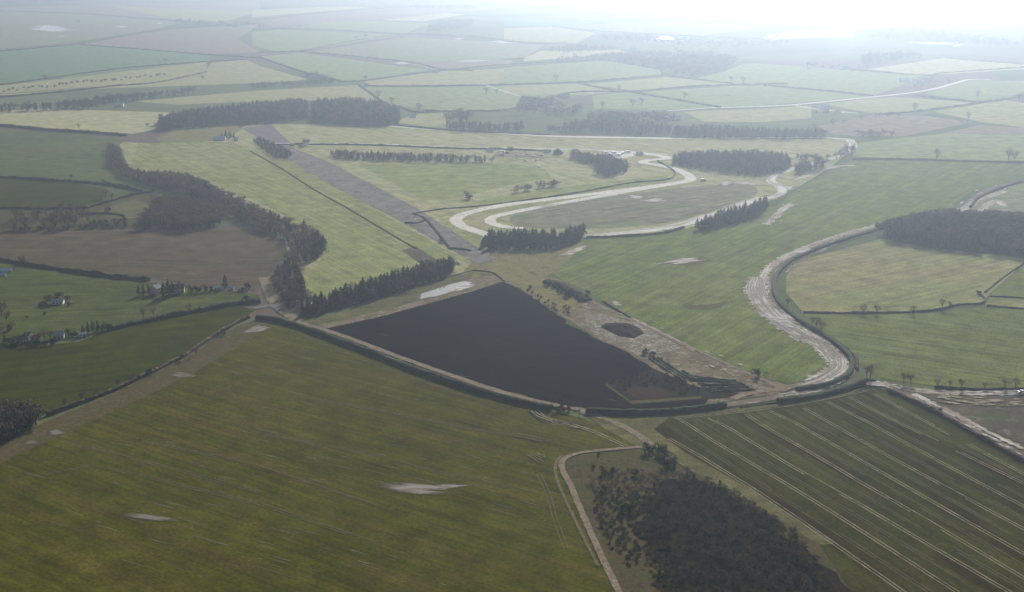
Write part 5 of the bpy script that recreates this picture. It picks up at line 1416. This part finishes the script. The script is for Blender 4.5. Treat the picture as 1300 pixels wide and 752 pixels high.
# ------------------------------------------------------------------ buildings
def bx(V, Fs, x0, x1, y0, y1, z0, z1):
    o = len(V)
    V += [Vector(p) for p in ((x0, y0, z0), (x1, y0, z0), (x1, y1, z0), (x0, y1, z0), (x0, y0, z1), (x1, y0, z1), (x1, y1, z1), (x0, y1, z1))]
    Fs += [tuple(o + i for i in f) for f in ((0, 3, 2, 1), (4, 5, 6, 7), (0, 1, 5, 4), (1, 2, 6, 5), (2, 3, 7, 6), (3, 0, 4, 7))]


def part(name, parent, m, boxes=(), raw=None):
    V, Fs = [], []
    for q in boxes:
        bx(V, Fs, *q)
    if raw:
        o = len(V)
        V += [Vector(v) for v in raw[0]]
        Fs += [tuple(i + o for i in f) for f in raw[1]]
    return mesh_obj(name, V, Fs, m, parent)


M_WHITE = plain('white_render', (0.72, 0.70, 0.66))
M_CREAM = plain('cream_brick', (0.52, 0.43, 0.32))
M_BRICK = plain('red_brick', (0.30, 0.16, 0.11))
M_BLACKW = plain('tarred_boards', (0.05, 0.048, 0.045))
M_SLATE = plain('slate_roof', (0.15, 0.15, 0.16), 0.85, 0.1)
M_TILE = plain('tile_roof', (0.26, 0.13, 0.09))
M_TIN = plain('pale_sheet_roof', (0.66, 0.66, 0.66), 0.75, 0.1)
M_GREYR = plain('grey_sheet_roof', (0.36, 0.37, 0.38), 0.75, 0.1)
M_GLASS = plain('dark_glass', (0.03, 0.035, 0.04), 0.08, 0.5, 0.02)
M_GH = plain('greenhouse_glass', (0.50, 0.54, 0.55), 0.25, 0.5, 0.05)
M_DOOR = plain('timber_door', (0.12, 0.09, 0.06))
M_CARB = plain('blue_car_paint', (0.03, 0.05, 0.12), 0.25, 0.5)
M_CARW = plain('white_car_paint', (0.75, 0.75, 0.74), 0.25, 0.5)
M_CARD = plain('dark_car_paint', (0.05, 0.05, 0.055), 0.25, 0.5)
M_CARS = plain('silver_car_paint', (0.42, 0.43, 0.44), 0.25, 0.5)
M_TYRE = plain('tyre_rubber', (0.02, 0.02, 0.02))
M_POST = plain('weathered_post', (0.10, 0.08, 0.06))


def house(kind, px, py, w, d, h, rh, rot, wm, rm, label, cat, detail=True, chim=True, z=0.0, windows=3):
    p = G(px, py)
    e = empty(kind, (p.x, p.y, z), rot)
    part('wall', e, wm, [(-w / 2, w / 2, -d / 2, d / 2, -.1, h)],
         ([(-w / 2, -d / 2, h), (-w / 2, d / 2, h), (-w / 2, 0, h + rh - .12), (w / 2, -d / 2, h), (w / 2, d / 2, h), (w / 2, 0, h + rh - .12)], [(0, 2, 1), (3, 4, 5)]))
    ov = .35
    t = .14
    V = []
    for x in (-w / 2 - ov, w / 2 + ov):
        sl = rh / (d / 2)
        V += [(x, -d / 2 - ov, h - ov * sl), (x, 0, h + rh), (x, d / 2 + ov, h - ov * sl), (x, d / 2 + ov, h - ov * sl + t), (x, 0, h + rh + t), (x, -d / 2 - ov, h - ov * sl + t)]
    Fs = [(0, 5, 4, 1), (1, 4, 3, 2), (6, 7, 10, 11), (7, 8, 9, 10), (0, 6, 11, 5), (5, 11, 10, 4), (4, 10, 9, 3), (3, 9, 8, 2), (2, 8, 7, 1), (1, 7, 6, 0)]
    rf = part('roof', e, rm, raw=(V, Fs))
    if chim:
        part('chimney', rf, M_BRICK, [(w * .28 - .4, w * .28 + .4, -.4, .4, h + rh - .6, h + rh + 1.3)])
    if detail:
        n = windows
        for lev in range(2 if h > 4 else 1):
            for i in range(n):
                x = -w / 2 + (i + .5) * w / n
                if lev == 0 and i == n // 2:
                    part('door', e, M_DOOR, [(x - .5, x + .5, -d / 2 - .06, -d / 2 + .05, 0.02, 2.1)])
                    continue
                part('window', e, M_GLASS, [(x - .6, x + .6, -d / 2 - .05, -d / 2 + .05, lev * 2.7 + .9, lev * 2.7 + 2.1)])
    return tag(e, label, cat)


R_ = math.radians
house('house', 198, 373, 8, 6.5, 5.0, 2.6, R_(75), M_CREAM, M_SLATE, 'cream gabled house between the dark conifers', 'house')
house('house', 227, 371.5, 9, 6.5, 4.2, 2.8, R_(10), M_CREAM, M_TILE, 'house with a red tiled roof right of the tall conifers', 'house')
house('shed', 276, 368, 5, 3, 2.2, .9, R_(15), M_WHITE, M_TIN, 'small white shed left of the lone conifer', 'shed', True, False, windows=2)
house('shed', 294, 367.5, 4.4, 3, 2.2, .9, R_(-20), M_WHITE, M_TIN, 'small white shed right of the lone conifer', 'shed', True, False, windows=2)
house('shed', 306, 369, 5, 3, 2.0, .8, R_(8), M_WHITE, M_TIN, 'white shed near the track end', 'shed', True, False, windows=2)
house('bungalow', 74, 386, 8.5, 6.0, 2.5, 1.5, R_(4), M_WHITE, M_GREYR, 'lone bungalow with pale grey roof in the meadow', 'bungalow', True, False)
house('house', 27, 436, 7, 5, 3.4, 2.2, R_(25), M_WHITE, M_SLATE, 'white house at the left of the hamlet', 'house')
house('house', 36, 431, 6, 5, 3.0, 2.0, R_(-30), M_WHITE, M_SLATE, 'small white gabled house behind the hamlet lane', 'house')
house('house', 75, 429.5, 7, 5, 3.0, 2.0, R_(12), M_CREAM, M_GREYR, 'low cream house in the middle of the hamlet', 'house')
house('cottage', 44, 433, 5, 4, 2.5, 1.6, R_(30), M_CREAM, M_TILE, 'little cream cottage in the hamlet', 'cottage', True, False)
house('shed', 105, 427.5, 4, 3, 2.2, .8, R_(20), M_WHITE, M_TIN, 'white shed beside the hamlet conifers', 'shed', True, False, windows=2)
house('greenhouse', 8, 345, 9, 4, 1.8, 1.2, R_(15), M_GH, M_GH, 'glinting greenhouse at the left edge', 'greenhouse', False, False)
house('greenhouse', 1, 351, 8, 4, 1.8, 1.2, R_(15), M_GH, M_GH, 'lower glinting greenhouse at the left edge', 'greenhouse', False, False)
house('barn', 279, 178, 17, 8, 3.5, 2, R_(4), M_WHITE, M_TIN, 'long white roofed shed by the far runway end', 'barn', False, False)
house('shed', 300, 178.5, 7, 5, 3, 1.2, R_(4), M_WHITE, M_TIN, 'small pale shed right of the long one', 'shed', False, False)
house('house', 152, 135.5, 14, 9, 4, 3, R_(5), M_WHITE, M_TIN, 'white house below the long dark wood', 'house', False)
house('barn', 709, 195, 13, 12, 3.5, 4.6, R_(80), M_BLACKW, M_SLATE, 'tall black gabled barn beside the service road', 'barn', False, False)
house('house', 525, 149, 11, 8, 3.4, 2.4, R_(-8), M_WHITE, M_TIN, 'white roofed building in the small paddock', 'house', False, False)
house('barn', 550, 92.5, 24, 11, 4, 3, R_(10), M_WHITE, M_TIN, 'glinting far barn by the thick hedge', 'barn', False, False)
for i, (x, y, w, d, h, rt, wm, rm, lb) in enumerate([
    (671, 128, 26, 14, 5, -30, M_BRICK, M_SLATE, 'longest dark barn in the village'), (690, 134, 24, 12, 5, -32, M_BRICK, M_SLATE, 'second dark barn in the village'), (676, 137, 16, 10, 4, -28, M_BRICK, M_GREYR, 'grey roofed barn below the dark ones'), (716, 124, 20, 9, 4, -25, M_CREAM, M_GREYR, 'pale sheeted barn on the village edge'), (698, 129, 15, 9, 5, -25, M_BRICK, M_TILE, 'red roofed house by the barns'),
    (725, 142, 11, 8, 4.5, 10, M_WHITE, M_TIN, 'white house by the round tree in the village'), (737, 141.5, 12, 8, 4.5, -10, M_WHITE, M_TIN, 'white house next to the round tree, right'), (759, 148, 13, 8, 4.5, 15, M_CREAM, M_GREYR, 'cream house in the village middle'), (775, 147, 11, 8, 4.5, -12, M_BRICK, M_TILE, 'brick house in the village middle'), (792, 148, 12, 8, 4.5, 20, M_BRICK, M_TILE, 'brick house right of the village middle'),
    (806, 150, 11, 8, 4.5, 0, M_CREAM, M_SLATE, 'cream house with slate roof in the village'), (822, 147, 13, 8, 5, -15, M_WHITE, M_TIN, 'white house with bright roof in the village'), (837, 151, 14, 9, 4.5, 5, M_BRICK, M_TILE, 'wide brick house at the right of the village'), (858, 152, 15, 9, 4, -5, M_WHITE, M_TIN, 'last white building at the right of the village'), (848, 153.5, 10, 8, 4, 8, M_CREAM, M_GREYR, 'small cream house at the right of the village'), (700, 165, 12, 7, 3.4, 4, M_BRICK, M_SLATE, 'low dark roofed house in the trees by the road'), (707, 166, 10, 7, 3, 4, M_CREAM, M_GREYR, 'low grey roofed house in the trees by the road')]):
    house('house' if 'house' in lb or 'building' in lb else 'barn', x, y, w, d, h, 3, R_(rt), wm, rm, lb, 'house' if 'house' in lb or 'building' in lb else 'barn', False, False)
for x, y, w, d, lb in [(1148, 104, 20, 10, 'white farmhouse by the bend of the pale road'), (1166, 109, 16, 9, 'second white farm building by the pale road'), (1175, 104, 14, 9, 'third pale farm building by the pale road'), (1047, 139, 16, 9, 'white barn at the far farm'), (843, 52, 50, 34, 'glinting glasshouse in the haze'), (835, 52.5, 24, 14, 'pale shed left of the glinting glasshouse'), (872, 53, 22, 12, 'pale shed right of the glinting glasshouse'),
                       (804, 64, 22, 12, 'pale barn at the edge of the hazy wood'), (828, 74, 22, 12, 'white house inside the hazy wood'), (818, 75, 18, 12, 'second white house inside the hazy wood'), (1030, 83, 22, 12, 'pale farm by the smoke'), (1072, 87, 22, 12, 'pale barn below the smoke')]:
    house('barn', x, y, w, d, 5, 5.04 if 'glinting' in lb else 3.5, R_(45 if 'glinting' in lb else 6), M_WHITE, M_GH if 'glinting' in lb else M_TIN, lb, 'barn', False, False)

for x, y, w, d, rt, wm, rm, lb in [(622, 193, 9, 5, 4, M_WHITE, M_TIN, 'small white hut at the left end of the service road yard'), (648, 191, 8, 5, 4, M_BLACKW, M_GREYR, 'small dark hut behind the parked vans'), (694, 194, 8, 5, 5, M_WHITE, M_GREYR, 'small pale hut left of the black barn'), (730, 193.5, 9, 5, 4, M_CREAM, M_GREYR, 'small cream hut right of the black barn'), (812, 197, 9, 6, 8, M_WHITE, M_TIN, 'white hut at the start of the test track'), (389, 181, 10, 6, 5, M_CREAM, M_GREYR, 'low grey roofed hut by the far runway end')]:
    house('hut', x, y, w, d, 2.8, 1.4, R_(rt), wm, rm, lb, 'hut', False, False)


# ------------------------------------------------------------------ vehicles
def car(kind, px, py, rot, m, label, cat, scale=1.0, z=0.5, van=False, group=None):
    p = G(px, py, z)
    e = empty(kind, p, rot)
    e.scale = (scale,) * 3
    Ln, Wd = (5.2, 2.0) if van else (4.3, 1.75)
    if van:
        prof = [(-2.6, .45), (2.6, .45), (2.6, 1.1), (1.75, 1.35), (1.3, 2.3), (-2.5, 2.3), (-2.6, 2.1)]
        glass = [(1.72, 1.42), (1.34, 2.2), (.55, 2.2), (.55, 1.42)]
    else:
        prof = [(-2.1, .4), (2.1, .4), (2.15, .75), (1.1, .95), (.55, 1.42), (-1.0, 1.45), (-1.7, 1.0), (-2.12, .95)]
        glass = [(1.0, .98), (.5, 1.37), (-.95, 1.39), (-1.55, 1.02)]
    def extr(pf, w):
        n = len(pf)
        V = [(x, -w / 2, zz) for x, zz in pf] + [(x, w / 2, zz) for x, zz in pf]
        Fs = [tuple(range(n)), tuple(range(2 * n - 1, n - 1, -1))] + [(i, i + n, (i + 1) % n + n, (i + 1) % n) for i in range(n)]
        return V, Fs
    part('body', e, m, raw=extr(prof, Wd))
    part('window', e, M_GLASS, raw=extr(glass, Wd + .03))
    for sx in (-1.3, 1.35):
        for sy in (-1, 1):
            V, Fs = [], []
            tube(V, Fs, (sx, sy * (Wd / 2 - .12), .33), (sx, sy * (Wd / 2 + .05), .33), .33, .33, 12)
            Fs += [tuple(range(12))[::-1], tuple(range(12, 24))]
            mesh_obj('wheel', V, Fs, M_TYRE, e)
    return tag(e, label, cat, group)


def caravan(px, py, rot, label, ln=6.5):
    e = empty('caravan', G(px, py, .45), rot)
    h = ln / 2
    V = [(x, s * 1.15, z) for s in (-1, 1) for x, z in ((-h, .5), (h, .5), (h + .15, 1.6), (h - .5, 2.6), (-h + .2, 2.65), (-h, 2.2))]
    Fs = [tuple(range(6)), tuple(range(11, 5, -1))] + [(i, i + 6, (i + 1) % 6 + 6, (i + 1) % 6) for i in range(6)]
    part('body', e, M_CARW, raw=(V, Fs))
    part('window', e, M_GLASS, [(-h * .6, h * .6, -1.17, -1.1, 1.4, 2.05)])
    for sy in (-1, 1):
        V, Fs = [], []
        tube(V, Fs, (0, sy * 1.02, .33), (0, sy * 1.2, .33), .33, .33, 12)
        Fs += [tuple(range(12))[::-1], tuple(range(12, 24))]
        mesh_obj('wheel', V, Fs, M_TYRE, e)
    return tag(e, label, 'caravan', 'white trailers by the copse')


for x, y, rt, ln, lb in [(770, 195, 5, 7, 'leftmost white trailer by the round copse'), (774, 197.5, -10, 7, 'white trailer second from the left by the copse'), (779, 195, 12, 8, 'white trailer in the middle of the copse row'), (785, 198, 0, 8, 'white trailer nearest the copse trees'), (791, 195.5, 60, 7, 'white trailer parked crosswise'), (797, 194, 8, 8, 'white trailer at the right of the row')]:
    caravan(x, y, R_(rt), lb, ln)
car('van', 638, 194, R_(4), M_CARW, 'white van beside the service road', 'van', 1.2, van=True)
car('van', 645, 195, R_(4), M_CARD, 'dark van beside the white one', 'van', 1.2, van=True)
car('van', 637, 197, R_(30), M_CARS, 'silver van in front of the white and dark vans', 'van', 1.2, van=True)
for x, y, m, lb in [(656, 198, M_CARD, 'dark car left in the parked row below the barn'), (663, 198, M_CARS, 'silver car in the parked row below the barn'), (669, 197, M_CARB, 'blue car in the parked row below the barn'), (676, 198.5, M_CARW, 'white car in the parked row below the barn'), (688, 198, M_CARD, 'dark car right in the parked row below the barn'), (667, 205, M_CARD, 'dark car alone on the infield grass'), (681, 204, M_CARS, 'silver car alone on the infield grass'), (684, 212, M_CARW, 'white car on the infield path')]:
    car('parked_car', x, y, R_(5), m, lb, 'car', 1.15, .3, group='cars parked on the airfield')
car('van', 893, 230, R_(3), M_CARD, 'dark van standing alone by the track bend', 'van', 1.25, .3, van=True)
for x, y, m, lb in [(371, 186, M_CARD, 'dark truck at the far runway end'), (382, 187, M_CARD, 'second dark truck at the far runway end'), (388, 186, M_CARS, 'grey truck at the far runway end')]:
    car('van', x, y, R_(5), m, lb, 'van', 1.3, .5, van=True)
car('parked_car', 1298, 499, R_(4), M_CARB, 'blue car on the wet road at the right edge', 'car', 1.25, .55)

# ------------------------------------------------------------------ poles, gate, trough
def pole(px, py, h, label, arm=True):
    e = empty('telegraph_pole', G(px, py))
    V, Fs = [], []
    tube(V, Fs, (0, 0, 0), (0, 0, h), .16, .11, 8)
    mesh_obj('post', V, Fs, M_POST, e)
    if arm:
        part('crossarm', e, M_POST, [(-.9, .9, -.17, -.06, h - .7, h - .55)])
    return tag(e, label, 'pole', 'telegraph poles')


pole(735, 531, 7.0, 'wooden pole standing at the gateway track')
pole(995, 513, 6.5, 'wooden pole by the clipped hedge left of the junction')
pole(1068, 494, 7.0, 'wooden pole inside the lower road bend')
pole(7, 392, 7.5, 'wooden pole in the meadow at the left edge')
pole(918, 518, 5.0, 'wooden pole where the hedge below the nursery ends', False)
pole(914, 507, 5.0, 'wooden pole by the nursery rows', False)


def gate(px, py, rot, label, w=4.0):
    e = empty('field_gate', G(px, py, .5), rot)
    part('post', e, M_POST, [(-w / 2 - .12, -w / 2 + .12, -.12, .12, -.4, 1.5)])
    part('post', e, M_POST, [(w / 2 - .12, w / 2 + .12, -.12, .12, -.4, 1.5)])
    part('bar', e, M_TIN, [(-w / 2 + .15, w / 2 - .15, -.04, .04, .2 + .25 * i, .28 + .25 * i) for i in range(5)])
    return tag(e, label, 'gate')


gate(544.5, 478.5, ang((520, 469), (575, 488)), 'small gate in the gap of the long clipped hedge', 2.6)
gate(734, 520, R_(20), 'field gate at the trodden gateway')

# drifting smoke over the far farm
V, Fs = [], []
base_ = G(1066, 84)
A_, B_ = 18, 24
for i in range(A_ + 1):
    t = i / A_
    rad = (14 + 62 * t) * math.sqrt(max(0.0, math.sin(math.pi * min(1, .04 + t * .96)))) + .01
    cxs = base_ + Vector((70 * t * t + 8 * math.sin(t * 5), 90 * t, 6 + 150 * t))
    for j in range(B_):
        a = 2 * math.pi * j / B_
        q = Vector((math.cos(a), math.sin(a), t * 3))
        kk = rad * (1 + .35 * noise.noise(q * 1.3) + .18 * noise.noise(q * 3.1))
        V.append(cxs + Vector((kk * 1.5 * math.cos(a), kk * math.sin(a), 0)))
for i in range(A_):
    for j in range(B_):
        n_ = (j + 1) % B_
        Fs.append((i * B_ + j, i * B_ + n_, (i + 1) * B_ + n_, (i + 1) * B_ + j))
Fs.append(tuple(range(B_))[::-1])
Fs.append(tuple(range(A_ * B_, (A_ + 1) * B_)))
sm = bpy.data.materials.new('smoke')
sm.use_nodes = True
sm.node_tree.nodes.remove(sm.node_tree.nodes['Principled BSDF'])
pv2 = sm.node_tree.nodes.new('ShaderNodeVolumePrincipled')
pv2.inputs['Color'].default_value = (0.95, 0.96, 1.0, 1)
pv2.inputs['Density'].default_value = 0.00035
pv2.inputs['Anisotropy'].default_value = 0.6
sm.node_tree.links.new(pv2.outputs[0], sm.node_tree.nodes['Material Output'].inputs['Volume'])
tag(mesh_obj('smoke', V, Fs, sm, smooth=True), 'thin white smoke drifting up over the far farm', 'smoke', kind='stuff')
